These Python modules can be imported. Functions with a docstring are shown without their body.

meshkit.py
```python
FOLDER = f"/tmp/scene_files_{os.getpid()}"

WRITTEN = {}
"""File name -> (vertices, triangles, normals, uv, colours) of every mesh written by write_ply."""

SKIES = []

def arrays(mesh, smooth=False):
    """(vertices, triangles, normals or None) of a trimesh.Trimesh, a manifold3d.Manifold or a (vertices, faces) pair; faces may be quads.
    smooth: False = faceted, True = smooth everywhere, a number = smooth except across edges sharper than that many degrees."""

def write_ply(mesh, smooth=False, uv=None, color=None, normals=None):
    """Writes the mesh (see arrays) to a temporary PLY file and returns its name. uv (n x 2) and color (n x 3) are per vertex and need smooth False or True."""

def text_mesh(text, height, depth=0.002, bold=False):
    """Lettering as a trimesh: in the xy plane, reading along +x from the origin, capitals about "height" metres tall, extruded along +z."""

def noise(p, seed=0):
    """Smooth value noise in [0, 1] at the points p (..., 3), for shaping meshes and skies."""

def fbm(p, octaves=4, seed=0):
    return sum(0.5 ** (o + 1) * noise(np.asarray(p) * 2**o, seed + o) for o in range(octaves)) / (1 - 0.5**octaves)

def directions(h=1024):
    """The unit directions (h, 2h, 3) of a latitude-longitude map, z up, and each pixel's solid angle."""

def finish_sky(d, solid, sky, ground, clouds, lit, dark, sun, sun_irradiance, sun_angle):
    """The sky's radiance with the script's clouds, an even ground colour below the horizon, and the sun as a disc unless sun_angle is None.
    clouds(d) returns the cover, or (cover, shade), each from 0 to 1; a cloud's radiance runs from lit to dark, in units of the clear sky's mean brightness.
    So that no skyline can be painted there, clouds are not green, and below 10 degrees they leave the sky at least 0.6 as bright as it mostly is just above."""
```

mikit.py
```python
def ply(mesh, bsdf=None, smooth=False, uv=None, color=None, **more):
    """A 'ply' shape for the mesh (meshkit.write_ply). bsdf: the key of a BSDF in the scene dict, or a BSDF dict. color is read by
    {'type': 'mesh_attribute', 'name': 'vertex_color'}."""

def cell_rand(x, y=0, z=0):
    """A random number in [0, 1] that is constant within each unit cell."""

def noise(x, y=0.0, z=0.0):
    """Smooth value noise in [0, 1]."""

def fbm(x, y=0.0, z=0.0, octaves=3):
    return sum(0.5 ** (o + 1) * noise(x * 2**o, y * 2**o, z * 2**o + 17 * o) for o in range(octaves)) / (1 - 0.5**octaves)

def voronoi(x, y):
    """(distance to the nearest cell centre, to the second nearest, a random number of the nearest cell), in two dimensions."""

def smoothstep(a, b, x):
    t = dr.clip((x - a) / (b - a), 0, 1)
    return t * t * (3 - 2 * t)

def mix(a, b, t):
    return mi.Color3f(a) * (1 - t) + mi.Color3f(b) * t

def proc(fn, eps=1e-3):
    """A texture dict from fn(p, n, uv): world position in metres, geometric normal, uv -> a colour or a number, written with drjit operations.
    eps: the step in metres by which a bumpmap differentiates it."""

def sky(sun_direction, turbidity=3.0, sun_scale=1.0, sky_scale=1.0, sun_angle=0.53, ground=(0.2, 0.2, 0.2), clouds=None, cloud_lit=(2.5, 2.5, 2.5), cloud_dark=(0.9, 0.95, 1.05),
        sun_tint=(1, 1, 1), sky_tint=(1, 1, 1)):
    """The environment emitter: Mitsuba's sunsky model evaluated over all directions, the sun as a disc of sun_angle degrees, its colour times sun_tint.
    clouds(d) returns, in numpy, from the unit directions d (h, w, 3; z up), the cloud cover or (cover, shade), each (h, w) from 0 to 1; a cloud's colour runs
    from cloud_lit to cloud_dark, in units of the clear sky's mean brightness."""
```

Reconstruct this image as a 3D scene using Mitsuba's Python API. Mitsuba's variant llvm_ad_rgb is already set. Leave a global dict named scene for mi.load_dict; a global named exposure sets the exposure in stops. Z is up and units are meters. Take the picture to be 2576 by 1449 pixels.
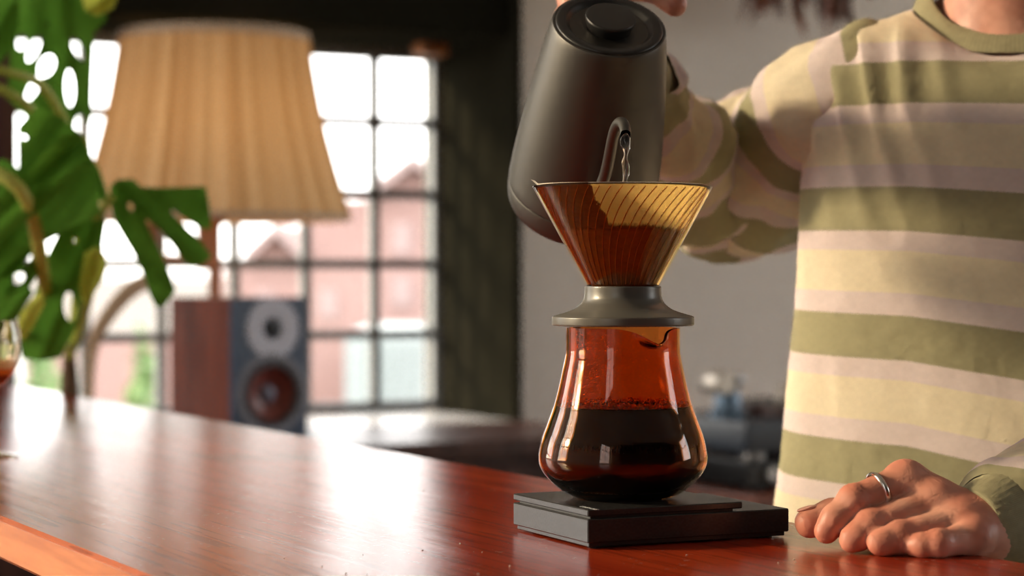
import math
import numpy as np
import trimesh
import drjit as dr
import mitsuba as mi
import manifold3d as m3
import shapely
import shapely.affinity
from shapely.geometry import Polygon, box as sbox
import mikit
import meshkit
from mikit import proc, noise, fbm, smoothstep, mix

T = mi.ScalarTransform4f
scene, labels = {}, {}

# ------------------------------------------------------------------ camera, sky, exposure
CAM_Z, F_PX = 1.18, 5300.0                     # lens height in metres, focal length in pixels of a 2576 px wide frame
TABLE_Z = 1.02
exposure = 0.3
scene['camera'] = {
    'type': 'thinlens', 'fov_axis': 'x', 'fov': 2 * math.degrees(math.atan(1288 / F_PX)),
    'aperture_radius': 0.0057, 'focus_distance': 1.30, 'near_clip': 0.05, 'far_clip': 500.0,
    'to_world': T().look_at(origin=[0, 0, CAM_Z], target=[0, 1, CAM_Z - 30.5 / F_PX], up=[0, 0, 1]),
}


def overcast(d):
    n = meshkit.fbm(d * np.array([3.0, 3.0, 6.0]), 4, 5)
    cover = np.clip(0.82 + 1.2 * (n - 0.45), 0, 1)
    shade = np.clip(1.6 * (meshkit.fbm(d * np.array([2.2, 2.2, 5.0]) + 9.0, 3, 11) - 0.42), 0, 1)
    return cover, shade


SUN = np.array([-0.96, 0.02, 0.32])
scene['sky'] = mikit.sky(SUN, turbidity=5.0, sun_scale=4.0, sky_scale=39.0, sun_angle=7.0, ground=(0.22, 0.20, 0.18),
                         clouds=overcast, cloud_lit=(1.5, 1.48, 1.43), cloud_dark=(1.08, 1.07, 1.06), sun_tint=(1.0, 1.10, 1.28))

# ------------------------------------------------------------------ directions of the room: u along the window wall, w away from the camera along the counter
CU, SU = math.cos(math.radians(27.9)), math.sin(math.radians(27.9))
U = np.array([CU, SU, 0.0])
W = np.array([-SU, CU, 0.0])
Z = np.array([0, 0, 1.0])


def uw(u, w, z=0.0):
    return np.array([CU * u - SU * w, SU * u + CU * w, z])


def at(px, py, d):
    """The world point that lies d metres deep and shows at the pixel (px, py) of the photograph."""
    return np.array([(px - 1288) / F_PX * d, d, CAM_Z - (py - 694) / F_PX * d])


# ------------------------------------------------------------------ helpers
def add(key, mesh, bsdf, smooth=30, label=None, cat=None, group=None, kind=None, uv=None, color=None, **more):
    scene[key] = mikit.ply(mesh, bsdf, smooth=smooth, uv=uv, color=color, **more)
    tag(key, label, cat, group, kind)
    return key


def tag(key, label=None, cat=None, group=None, kind=None):
    d = {k: v for k, v in (('label', label), ('category', cat), ('group', group), ('kind', kind)) if v}
    if d:
        labels[key] = d


def num(name, i):
    return name if i == 0 else f'{name}_{i:03d}'


def frame(origin, ex, ey, ez):
    m = np.eye(4)
    m[:3, 0], m[:3, 1], m[:3, 2], m[:3, 3] = ex, ey, ez, origin
    return m


def place(mesh, m):
    mesh = mesh.copy()
    mesh.apply_transform(m)
    return mesh


def cat(*ms):
    return trimesh.util.concatenate([m for m in ms])


def from_manifold(m):
    k = m.to_mesh()
    return trimesh.Trimesh(np.array(k.vert_properties[:, :3], float), np.array(k.tri_verts), process=False)


def to_manifold(t):
    return m3.Manifold(m3.Mesh(np.asarray(t.vertices, np.float32), np.asarray(t.faces, np.uint32)))


def rbox(lo, hi, r=0.002, seg=8):
    """A box from corner lo to corner hi with rounded edges."""
    lo, hi = np.asarray(lo, float), np.asarray(hi, float)
    r = min(r, 0.499 * (hi - lo).min())
    s = m3.Manifold.sphere(r, seg)
    pts = [s.translate((float(x), float(y), float(z))) for x in (lo[0] + r, hi[0] - r) for y in (lo[1] + r, hi[1] - r) for z in (lo[2] + r, hi[2] - r)]
    return from_manifold(m3.Manifold.batch_hull(pts))


def cbox(lo, hi, c=0.002):
    """A box with chamfered edges: 24 corners, cheap."""
    lo, hi = np.asarray(lo, float), np.asarray(hi, float)
    c = min(c, 0.45 * (hi - lo).min())
    pts = []
    for s in np.ndindex(2, 2, 2):
        p = np.where(np.array(s) == 1, hi, lo)
        d = np.where(np.array(s) == 1, -1, 1)
        for a in range(3):
            q = p + d * c
            q[a] = p[a]
            pts.append(q)
    return from_manifold(m3.Manifold.hull_points(np.array(pts)))


def uwbox(u0, u1, w0, w1, z0, z1, c=0.003):
    """A chamfered box aligned with the room's axes."""
    return place(cbox((u0, w0, z0), (u1, w1, z1), c), frame([0, 0, 0], U, W, Z))


def grid_faces(n, m, wrap=True):
    i, j = np.meshgrid(np.arange(n - 1), np.arange(m if wrap else m - 1), indexing='ij')
    a, b = i * m + j, i * m + (j + 1) % m
    q = np.stack([a, b, b + m, a + m], -1).reshape(-1, 4)
    return np.vstack([q[:, [0, 1, 2]], q[:, [0, 2, 3]]])


def loft(rings, cap=True):
    """Joins rings of equally many points; the ends are closed."""
    r = np.asarray(rings, float)
    n, m = r.shape[:2]
    v, f = r.reshape(-1, 3), grid_faces(n, m)
    if cap:
        v = np.vstack([v, r[0].mean(0), r[-1].mean(0)])
        k = np.arange(m)
        f = np.vstack([f, np.stack([(k + 1) % m, k, k * 0 + n * m], 1), np.stack([k + (n - 1) * m, (k + 1) % m + (n - 1) * m, k * 0 + n * m + 1], 1)])
    t = trimesh.Trimesh(v, f, process=False)
    if cap and t.volume < 0:
        t.invert()
    return t


def lathe(profile, seg=96, closed=False):
    """Turns the (r, z) profile about the z axis; closed joins its end to its start (a ring or a shell)."""
    p = np.asarray(profile, float)
    if closed:
        p = np.vstack([p, p[:1]])
    a = np.arange(seg) * 2 * np.pi / seg
    v = np.stack([p[:, None, 0] * np.sin(a), -p[:, None, 0] * np.cos(a), np.broadcast_to(p[:, None, 1], (len(p), seg))], -1).reshape(-1, 3)
    t = trimesh.Trimesh(v, grid_faces(len(p), seg), process=False)
    t.merge_vertices(merge_tex=True, merge_norm=True)
    t.update_faces(t.nondegenerate_faces())
    t.remove_unreferenced_vertices()
    if t.is_watertight and t.volume < 0:
        t.invert()
    return t


def spline(points, n):
    from scipy.interpolate import CubicSpline
    p = np.asarray(points, float)
    s = np.concatenate([[0], np.cumsum(np.linalg.norm(np.diff(p[:, :3], axis=0), axis=1))])
    return CubicSpline(s, p)(np.linspace(0, s[-1], n))


def frames(p):
    t = np.gradient(p, axis=0)
    t /= np.linalg.norm(t, axis=1, keepdims=True)
    a = np.zeros_like(p)
    h = np.array([0, 0, 1.0]) if abs(t[0, 2]) < 0.9 else np.array([0, 1.0, 0])
    a[0] = np.cross(t[0], h)
    a[0] /= np.linalg.norm(a[0])
    for i in range(1, len(p)):
        x = a[i - 1] - t[i] * (a[i - 1] @ t[i])
        a[i] = x / np.linalg.norm(x)
    return t, a, np.cross(t, a)


def sweep(points, radius, sides=16, n=None, cap=True):
    """A tube along the points; radius is one number or one per point (then splined with them)."""
    p = np.asarray(points, float)
    r = np.broadcast_to(np.asarray(radius, float), (len(p),))
    q = spline(np.hstack([p, r[:, None]]), n) if n else np.hstack([p, r[:, None]])
    _, a, b = frames(q[:, :3])
    ang = np.arange(sides) * 2 * np.pi / sides
    rings = q[:, None, :3] + q[:, 3][:, None, None] * (np.cos(ang)[None, :, None] * a[:, None] + np.sin(ang)[None, :, None] * b[:, None])
    return loft(rings, cap)


def sphere(c, r, sub=2):
    s = trimesh.creation.icosphere(sub, 1.0)
    s.apply_scale(r)
    s.apply_translation(c)
    return s


def cyl(p0, p1, r, seg=24, c=None):
    """A cylinder with chamfered rims between two points."""
    p0, p1 = np.asarray(p0, float), np.asarray(p1, float)
    h = np.linalg.norm(p1 - p0)
    c = min(r, h) * 0.12 if c is None else c
    m = lathe([(0, 0), (r - c, 0), (r, c), (r, h - c), (r - c, h), (0, h)], seg)
    z = (p1 - p0) / h
    x = np.cross(z, [0, 1.0, 0]) if abs(z[1]) < 0.9 else np.cross(z, [1.0, 0, 0])
    x /= np.linalg.norm(x)
    return place(m, frame(p0, x, np.cross(z, x), z))


def sdf_mesh(fn, lo, hi, h):
    """The zero surface of fn(points) as a closed mesh (surface nets, pulled onto the surface)."""
    lo, hi = np.asarray(lo, float), np.asarray(hi, float)
    n = np.ceil((hi - lo) / h).astype(int) + 1
    ax = [lo[k] + h * np.arange(n[k]) for k in range(3)]
    g = np.stack(np.meshgrid(*ax, indexing='ij'), -1)
    d = fn(g.reshape(-1, 3)).reshape(n)
    s = d < 0
    c = np.zeros(n - 1, int)
    for o in np.ndindex(2, 2, 2):
        c += s[o[0]:n[0] - 1 + o[0], o[1]:n[1] - 1 + o[1], o[2]:n[2] - 1 + o[2]]
    act = (c > 0) & (c < 8)
    idx = -np.ones(n - 1, int)
    idx[act] = np.arange(act.sum())
    ijk = np.argwhere(act)
    acc, cnt = np.zeros((len(ijk), 3)), np.zeros(len(ijk))
    corners = list(np.ndindex(2, 2, 2))
    for a in corners:
        for k in range(3):
            if a[k] == 0:
                b = list(a)
                b[k] = 1
                da = d[tuple((ijk + a).T)]
                db = d[tuple((ijk + b).T)]
                cross = (da < 0) != (db < 0)
                t = np.where(cross, da / np.where(cross, da - db, 1), 0)
                p = np.array(a, float) + t[:, None] * (np.array(b) - np.array(a))
                acc += np.where(cross[:, None], p, 0)
                cnt += cross
    v = lo + h * (ijk + acc / cnt[:, None])
    quads = []
    for k in range(3):
        i, j = [x for x in range(3) if x != k]
        sl0, sl1 = [slice(None)] * 3, [slice(None)] * 3
        sl0[k], sl1[k] = slice(0, n[k] - 1), slice(1, n[k])
        e = np.argwhere(s[tuple(sl0)] != s[tuple(sl1)])
        e = e[(e[:, i] > 0) & (e[:, j] > 0) & (e[:, i] < n[i] - 1) & (e[:, j] < n[j] - 1)]
        inside = s[tuple(e.T)]
        q = []
        for oi, oj in ((0, 0), (1, 0), (1, 1), (0, 1)):
            x = e.copy()
            x[:, i] -= oi
            x[:, j] -= oj
            q.append(idx[tuple(x.T)])
        q = np.stack(q, 1)
        flip = inside if k != 1 else ~inside
        q[flip] = q[flip][:, ::-1]
        quads.append(q)
    q = np.vstack(quads)
    t = trimesh.Trimesh(v, np.vstack([q[:, [0, 1, 2]], q[:, [0, 2, 3]]]), process=False)
    for _ in range(2):
        e = h * 0.05
        f0 = fn(v)
        gr = np.stack([fn(v + e * np.eye(3)[k]) - f0 for k in range(3)], 1) / e
        gl = (gr ** 2).sum(1, keepdims=True)
        v = v - np.clip(f0[:, None] * gr / np.maximum(gl, 0.05), -h * 0.4, h * 0.4)
    t.vertices = v
    if t.volume < 0:
        t.invert()
    return t


def seg_dist(p, a, b, ra, rb):
    a, b = np.asarray(a, float), np.asarray(b, float)
    ab = b - a
    t = np.clip((p - a) @ ab / (ab @ ab), 0, 1)
    return np.linalg.norm(p - a - t[:, None] * ab, axis=1) - (ra + t * (rb - ra))


def smin(a, b, k):
    h = np.clip(0.5 + 0.5 * (b - a) / k, 0, 1)
    return b + (a - b) * h - k * h * (1 - h)


def rgb(*c):
    return {'type': 'rgb', 'value': list(c)}


def mat(key, base, rough=0.5, twosided=False, bump=None, bump_scale=None, **more):
    b = {'type': 'principled', 'base_color': base if isinstance(base, dict) else rgb(*base), 'roughness': rough, **more}
    if bump is not None:
        b = {'type': 'bumpmap', 'arbitrary': bump, 'scale': bump_scale or 1.0, 'bsdf': b}
    scene[key] = {'type': 'twosided', 'bsdf': b} if twosided else b
    return key


def along(p):
    """World position in the room's axes."""
    return p.x * CU + p.y * SU, -p.x * SU + p.y * CU, p.z

# ------------------------------------------------------------------ materials
def table_color(p, n, uv):
    u, w, z = along(p)
    streak = fbm(u * 60, w * 2.2, z * 60, 4)
    patch = fbm(u * 7, w * 1.6, 3.0, 3)
    pore = smoothstep(0.66, 0.80, noise(u * 420, w * 14, 1.0))
    c = mix((0.33, 0.022, 0.006), (0.48, 0.053, 0.014), smoothstep(0.30, 0.72, 0.55 * streak + 0.45 * patch))
    warm_refl = smoothstep(0.53, 0.40, u + 0.10 * (streak - 0.5) + 0.05 * (patch - 0.5))  # orange wood with the warm lamp and wall reflection painted in, near side
    c = mix(c, mix((0.42, 0.105, 0.028), (0.58, 0.18, 0.055), streak), 0.75 * warm_refl)
    c = mix(c, (0.18, 0.018, 0.007), 0.5 * pore)
    speck = smoothstep(0.90, 0.94, noise(u * 330, w * 330, 5.0)) * smoothstep(0.5, 0.7, noise(u * 25, w * 25, 2.0))
    return mix(c, (0.55, 0.42, 0.34), 0.5 * speck)


def table_bump(p, n, uv):
    u, w, z = along(p)
    return 0.00014 * fbm(u * 95, w * 3.5, 0.0, 3) + 0.000014 * noise(u * 700, w * 60, 3.0) + 0.0005 * noise(u * 14, w * 2.5, 7.0)


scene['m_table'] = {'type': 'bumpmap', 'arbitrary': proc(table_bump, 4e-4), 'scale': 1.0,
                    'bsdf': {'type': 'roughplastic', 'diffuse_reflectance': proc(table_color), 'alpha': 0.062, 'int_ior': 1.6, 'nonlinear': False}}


def table_edge_color(p, n, uv):
    u, w, z = along(p)
    g = fbm(w * 5, z * 70, u * 8, 4)
    return mix((0.34, 0.10, 0.035), (0.52, 0.19, 0.075), smoothstep(0.3, 0.7, g))


mat('m_table_edge', proc(table_edge_color), 0.38)


def wall_color(p, n, uv):
    g = fbm(p.x * 2.2, p.y * 2.2, p.z * 2.2, 4)
    return mix((0.775, 0.71, 0.63), (0.815, 0.755, 0.675), g)


mat('m_wall', proc(wall_color), 0.85, twosided=True, specular=0.2)
mat('m_wall_dark', proc(lambda p, n, uv: mix((0.045, 0.042, 0.036), (0.07, 0.065, 0.055), fbm(p.x * 3, p.y * 3, p.z * 3, 3))), 0.8, twosided=True, specular=0.2)
mat('m_ceiling', (0.80, 0.78, 0.74), 0.9, twosided=True, specular=0.2)


def floor_color(p, n, uv):
    u, w, z = along(p)
    g = fbm(u * 30, w * 2, 0.0, 4)
    return mix((0.14, 0.105, 0.075), (0.22, 0.17, 0.12), g)


mat('m_floor', proc(floor_color), 0.45)
mat('m_floor_gap', (0.03, 0.022, 0.016), 0.8)


def dark_paint(p, n, uv):
    g = fbm(p.x * 9, p.y * 9, p.z * 3, 3)
    return mix((0.012, 0.0125, 0.009), (0.021, 0.020, 0.0145), g)


mat('m_dark_timber', proc(dark_paint), 0.9, twosided=True, specular=0.0)


def walnut(lo, hi, s=1.0):
    def f(p, n, uv):
        u, w, z = along(p)
        g = fbm(u * 38 * s, w * 38 * s, z * 3.0 * s, 4)
        return mix(lo, hi, smoothstep(0.28, 0.72, g))
    return proc(f)


mat('m_sill_wood', walnut((0.055, 0.022, 0.018), (0.10, 0.042, 0.032)), 0.35)
mat('m_board_wood', walnut((0.16, 0.052, 0.032), (0.24, 0.085, 0.055)), 0.42)
mat('m_speaker_wood', walnut((0.14, 0.024, 0.008), (0.25, 0.050, 0.016), 1.6), 0.45)
mat('m_lamp_wood', walnut((0.34, 0.13, 0.045), (0.50, 0.21, 0.08)), 0.4)
mat('m_bent_wood', walnut((0.52, 0.34, 0.20), (0.66, 0.46, 0.29)), 0.45)
mat('m_steel_bar', (0.20, 0.22, 0.235), 0.5)
scene['m_pane'] = {'type': 'thindielectric', 'int_ior': 1.5}
mat('m_brick', proc(lambda p, n, uv: mix((0.27, 0.165, 0.148), (0.34, 0.22, 0.20), fbm(p.x * 0.6, p.y * 0.6, p.z * 1.1, 4))), 0.9)
mat('m_slate', (0.32, 0.235, 0.225), 0.8)
mat('m_render', proc(lambda p, n, uv: mix((0.26, 0.30, 0.30), (0.34, 0.375, 0.375), fbm(p.x * 1.2, p.y * 1.2, p.z * 0.2, 3))), 0.9)
mat('m_far_glass', (0.10, 0.12, 0.14), 0.1)
mat('m_ground', proc(lambda p, n, uv: mix((0.20, 0.20, 0.19), (0.30, 0.29, 0.27), fbm(p.x * 0.7, p.y * 0.7, 0.0, 4))), 0.9)
mat('m_hedge', proc(lambda p, n, uv: mix((0.09, 0.17, 0.05), (0.18, 0.27, 0.11), fbm(p.x * 5, p.y * 5, p.z * 5, 3))), 0.8, twosided=True)

# ------------------------------------------------------------------ the room
ROOM_U0, ROOM_U1, ROOM_W0, ROOM_W1, ROOM_H = -2.3, 4.9, -3.2, 3.96, 3.3
WIN_U0, WIN_U1, GLASS_W = 1.03, 2.104, 4.322
HEAD_Z = CAM_Z + 0.511
SILL_Z = 0.872


def wall(name, fixed, axis, lo, hi, holes, thick):
    """A wall in one piece with rectangular openings (a0, a1, z0, z1)."""
    shape = sbox(lo, 0, hi, ROOM_H)
    for a0, a1, z0, z1 in holes:
        shape = shape.difference(sbox(a0, z0, a1, z1))
    m = trimesh.creation.extrude_polygon(shape, thick, engine='earcut')
    if axis == 'u':        # runs along u, thickness away in +w
        tr = frame(uw(0, fixed), U, Z, W if thick > 0 else -W)
    else:                  # runs along w, thickness in u
        tr = frame(uw(fixed, 0), W, Z, U if thick > 0 else -U)
    m = place(m, tr)
    if m.volume < 0:
        m.invert()
    add(name, m, 'm_wall', False, kind='structure')


SIDE = [(2.45, 3.86, 0.75, 3.2), (-1.7, -0.45, 0.75, 2.9)]
RIGHT = [(-1.55, -0.15, 0.8, 2.9), (2.0, 3.5, 0.75, 2.7)]  # the second opening is added, out of view, to brighten the front wall
BACK = []
wall('wall_front', ROOM_W1, 'u', ROOM_U0 - 0.5, ROOM_U1 + 0.5, [(WIN_U0, WIN_U1, SILL_Z - 0.03, HEAD_Z + 0.62), (-1.65, -0.45, 0.75, 2.95)], 0.45)
m = place(trimesh.creation.extrude_polygon(sbox(ROOM_W0, 0, ROOM_W1, ROOM_H).difference(sbox(*[SIDE[0][k] for k in (0, 2, 1, 3)])).difference(sbox(*[SIDE[1][k] for k in (0, 2, 1, 3)])), 0.35, engine='earcut'), frame(uw(ROOM_U0 - 0.35, 0), W, Z, U))
add('wall_left', m, 'm_wall', False, kind='structure')
m = place(trimesh.creation.extrude_polygon(sbox(ROOM_W0, 0, ROOM_W1, ROOM_H).difference(sbox(*[RIGHT[0][k] for k in (0, 2, 1, 3)])).difference(sbox(*[RIGHT[1][k] for k in (0, 2, 1, 3)])), 0.35, engine='earcut'), frame(uw(ROOM_U1, 0), W, Z, U))
add('wall_right', m, 'm_wall', False, kind='structure')
add('wall_back', uwbox(ROOM_U0 - 0.35, ROOM_U1 + 0.35, ROOM_W0 - 0.3, ROOM_W0, 0, ROOM_H, 0.001), 'm_wall_dark', False, kind='structure')
add('ceiling', uwbox(ROOM_U0 - 0.4, ROOM_U1 + 0.4, ROOM_W0 - 0.4, ROOM_W1 + 0.5, ROOM_H, ROOM_H + 0.15, 0.001), 'm_ceiling', False, kind='structure')
# the floor: a dark base and boards laid on it with open joints
add('floor', uwbox(ROOM_U0 - 0.4, ROOM_U1 + 0.4, ROOM_W0 - 0.4, ROOM_W1 + 0.5, -0.1, -0.012, 0.001), 'm_floor_gap', False, kind='structure')
nb = 60
bw = (ROOM_U1 - ROOM_U0) / nb
plank = mikit.ply(place(cbox((0.002, ROOM_W0, -0.012), (bw - 0.002, ROOM_W1, 0.0), 0.0015), frame([0, 0, 0], U, W, Z)), 'm_floor', smooth=False)
for i in range(nb):
    scene[num('floor__board', i)] = {**plank, 'to_world': T().translate(list(uw(ROOM_U0 + i * bw, 0)))}


def glazing(name, us, zs, make, bar, depth, frame_w, pane=True, bsdf='m_steel_bar'):
    """A metal window: frame, glazing bars and panes. make(a0, a1, z0, z1, d) gives a box a along the wall, d thick."""
    a0, a1, z0, z1 = us[0], us[-1], zs[0], zs[-1]
    fr = cat(make(a0, a1, z1 - frame_w, z1, depth), make(a0, a1, z0, z0 + frame_w, depth), make(a0, a0 + frame_w, z0 + frame_w, z1 - frame_w, depth), make(a1 - frame_w, a1, z0 + frame_w, z1 - frame_w, depth))
    add(name + '__frame', fr, bsdf, False)
    k = 0
    for a in us[1:-1]:
        add(num(name + '__glazing_bar', k), make(a - bar / 2, a + bar / 2, z0 + frame_w, z1 - frame_w, depth * 0.8), bsdf, False)
        k += 1
    for z in zs[1:-1]:
        add(num(name + '__glazing_bar', k), make(a0 + frame_w, a1 - frame_w, z - bar / 2, z + bar / 2, depth * 0.7), bsdf, False)
        k += 1
    tag(name, kind='structure')


def u_box(a0, a1, z0, z1, d, w=GLASS_W):
    return uwbox(a0, a1, w - d / 2, w + d / 2, z0, z1, 0.002)


bars_u = [WIN_U0] + [1.108 + 0.166 * k for k in range(7)]
bars_z = [CAM_Z + z for z in (-0.305, -0.131, 0.026, 0.183, 0.345, 0.511)]
glazing('window_1', bars_u, bars_z, u_box, 0.021, 0.03, 0.024)
pane = {}
k = 0
for i in range(7):
    for j in range(5):
        a0, a1, z0, z1 = bars_u[i], bars_u[i + 1], bars_z[j], bars_z[j + 1]
        c, ex, ez = uw((a0 + a1) / 2, GLASS_W, (z0 + z1) / 2), (a1 - a0) / 2, (z1 - z0) / 2
        v = [c - U * ex - Z * ez, c + U * ex - Z * ez, c + U * ex + Z * ez, c - U * ex + Z * ez]
        add(num('window_1__pane', k), (np.array(v), [[0, 1, 2, 3]]), 'm_pane', False)
        k += 1
# the dark timber lining of the recess around that window
add('trim_1', uwbox(WIN_U1 - 0.004, WIN_U1 + 0.012, ROOM_W1 - 0.012, ROOM_W1 + 0.44, SILL_Z, HEAD_Z + 0.62, 0.003), 'm_dark_timber', False, kind='structure')
add('trim_2', uwbox(WIN_U0 - 0.012, WIN_U0 + 0.004, ROOM_W1 - 0.012, ROOM_W1 + 0.44, SILL_Z, HEAD_Z + 0.62, 0.003), 'm_sill_wood', False, kind='structure')
add('trim_3', uwbox(WIN_U0, WIN_U1, ROOM_W1 + 0.02, ROOM_W1 + 0.43, HEAD_Z, HEAD_Z + 0.10, 0.004), 'm_dark_timber', False, kind='structure')
add('trim_4', uwbox(WIN_U0, WIN_U1, ROOM_W1 + 0.10, ROOM_W1 + 0.43, HEAD_Z + 0.10, HEAD_Z + 0.62, 0.004), 'm_dark_timber', False, kind='structure')
c = at(1083, 112, 4.62)
add('trim_6', uwbox(WIN_U0 - 0.60, WIN_U0 - 0.013, ROOM_W1 - 0.03, ROOM_W1 - 0.001, SILL_Z, HEAD_Z + 0.62, 0.004), 'm_sill_wood', False, kind='structure')
add('wooden_block', place(rbox((-0.032, -0.03, -0.014), (0.032, 0.03, 0.014), 0.004), frame([c[0], c[1], HEAD_Z - 0.0145], U, W, Z)), 'm_lamp_wood', 30, 'small ochre wooden block under the dark beam at the upper right corner of the window', 'block')


def simple_window(name, axis, fixed, a0, a1, z0, z1, cols, rows):
    def mk(b0, b1, y0, y1, d):
        return uwbox(b0, b1, fixed - d / 2, fixed + d / 2, y0, y1, 0.002) if axis == 'u' else uwbox(fixed - d / 2, fixed + d / 2, b0, b1, y0, y1, 0.002)
    glazing(name, list(np.linspace(a0, a1, cols + 1)), list(np.linspace(z0, z1, rows + 1)), mk, 0.025, 0.045, 0.05)


simple_window('window_2', 'w', ROOM_U0 - 0.2, *SIDE[0], 2, 4)
simple_window('window_3', 'w', ROOM_U0 - 0.2, *SIDE[1], 2, 4)
simple_window('window_4', 'w', ROOM_U1 + 0.2, *RIGHT[0], 1, 3)
simple_window('added_window_6', 'w', ROOM_U1 + 0.2, *RIGHT[1], 3, 4)  # added unseen window, lights the front wall from the right
simple_window('window_5', 'u', ROOM_W1 + 0.25, -1.65, -0.45, 0.75, 2.95, 2, 4)
scene['m_dimming_pane'] = {'type': 'thindielectric', 'int_ior': 1.5, 'specular_transmittance': rgb(0.42, 0.42, 0.42)}  # grey tint added to dim the sky coming through an unseen window
add('window_3__pane', (np.array([uw(ROOM_U0 - 0.2, w, z) for w, z in ((SIDE[1][0], SIDE[1][2]), (SIDE[1][1], SIDE[1][2]), (SIDE[1][1], SIDE[1][3]), (SIDE[1][0], SIDE[1][3]))]), [[0, 1, 2, 3]]), 'm_dimming_pane', False)

# ------------------------------------------------------------------ outside the window
GROUND_Z = -5.0
D_HOUSE = 22.0


def facade(pixels, d, depth):
    q = np.array([at(px, py, d)[[0, 2]] for px, py in pixels])
    q[q[:, 1] < GROUND_Z, 1] = GROUND_Z
    m = trimesh.creation.extrude_polygon(Polygon(q), depth, engine='earcut')
    m = place(m, np.array([[1, 0, 0, 0], [0, 0, 1, d], [0, 1, 0, 0], [0, 0, 0, 1.0]]))
    m.fix_normals()
    return m


add('ground', place(trimesh.creation.box((160, 160, 0.4)), frame([0, 84, GROUND_Z - 0.2], *np.eye(3))), 'm_ground', False, kind='structure')
add('brick_building__wall', facade([(560, 4000), (560, 668), (622, 662), (692, 596), (756, 660), (764, 508), (930, 502), (1040, 424), (1150, 500), (1420, 505), (1420, 4000)], D_HOUSE, 9.0), 'm_brick', False)
tag('brick_building', 'pale red brick building with gabled roofline outside the window', 'building')
for i, (x0, x1, y0, y1) in enumerate([(800, 850, 730, 800), (985, 1035, 560, 640), (985, 1035, 700, 770), (640, 690, 730, 800)]):
    a, b = at(x0, y1, D_HOUSE), at(x1, y0, D_HOUSE)
    add(num('brick_building__window', i), cbox((a[0], D_HOUSE - 0.04, a[2]), (b[0], D_HOUSE + 0.05, b[2]), 0.01), 'm_slate', False)
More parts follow.
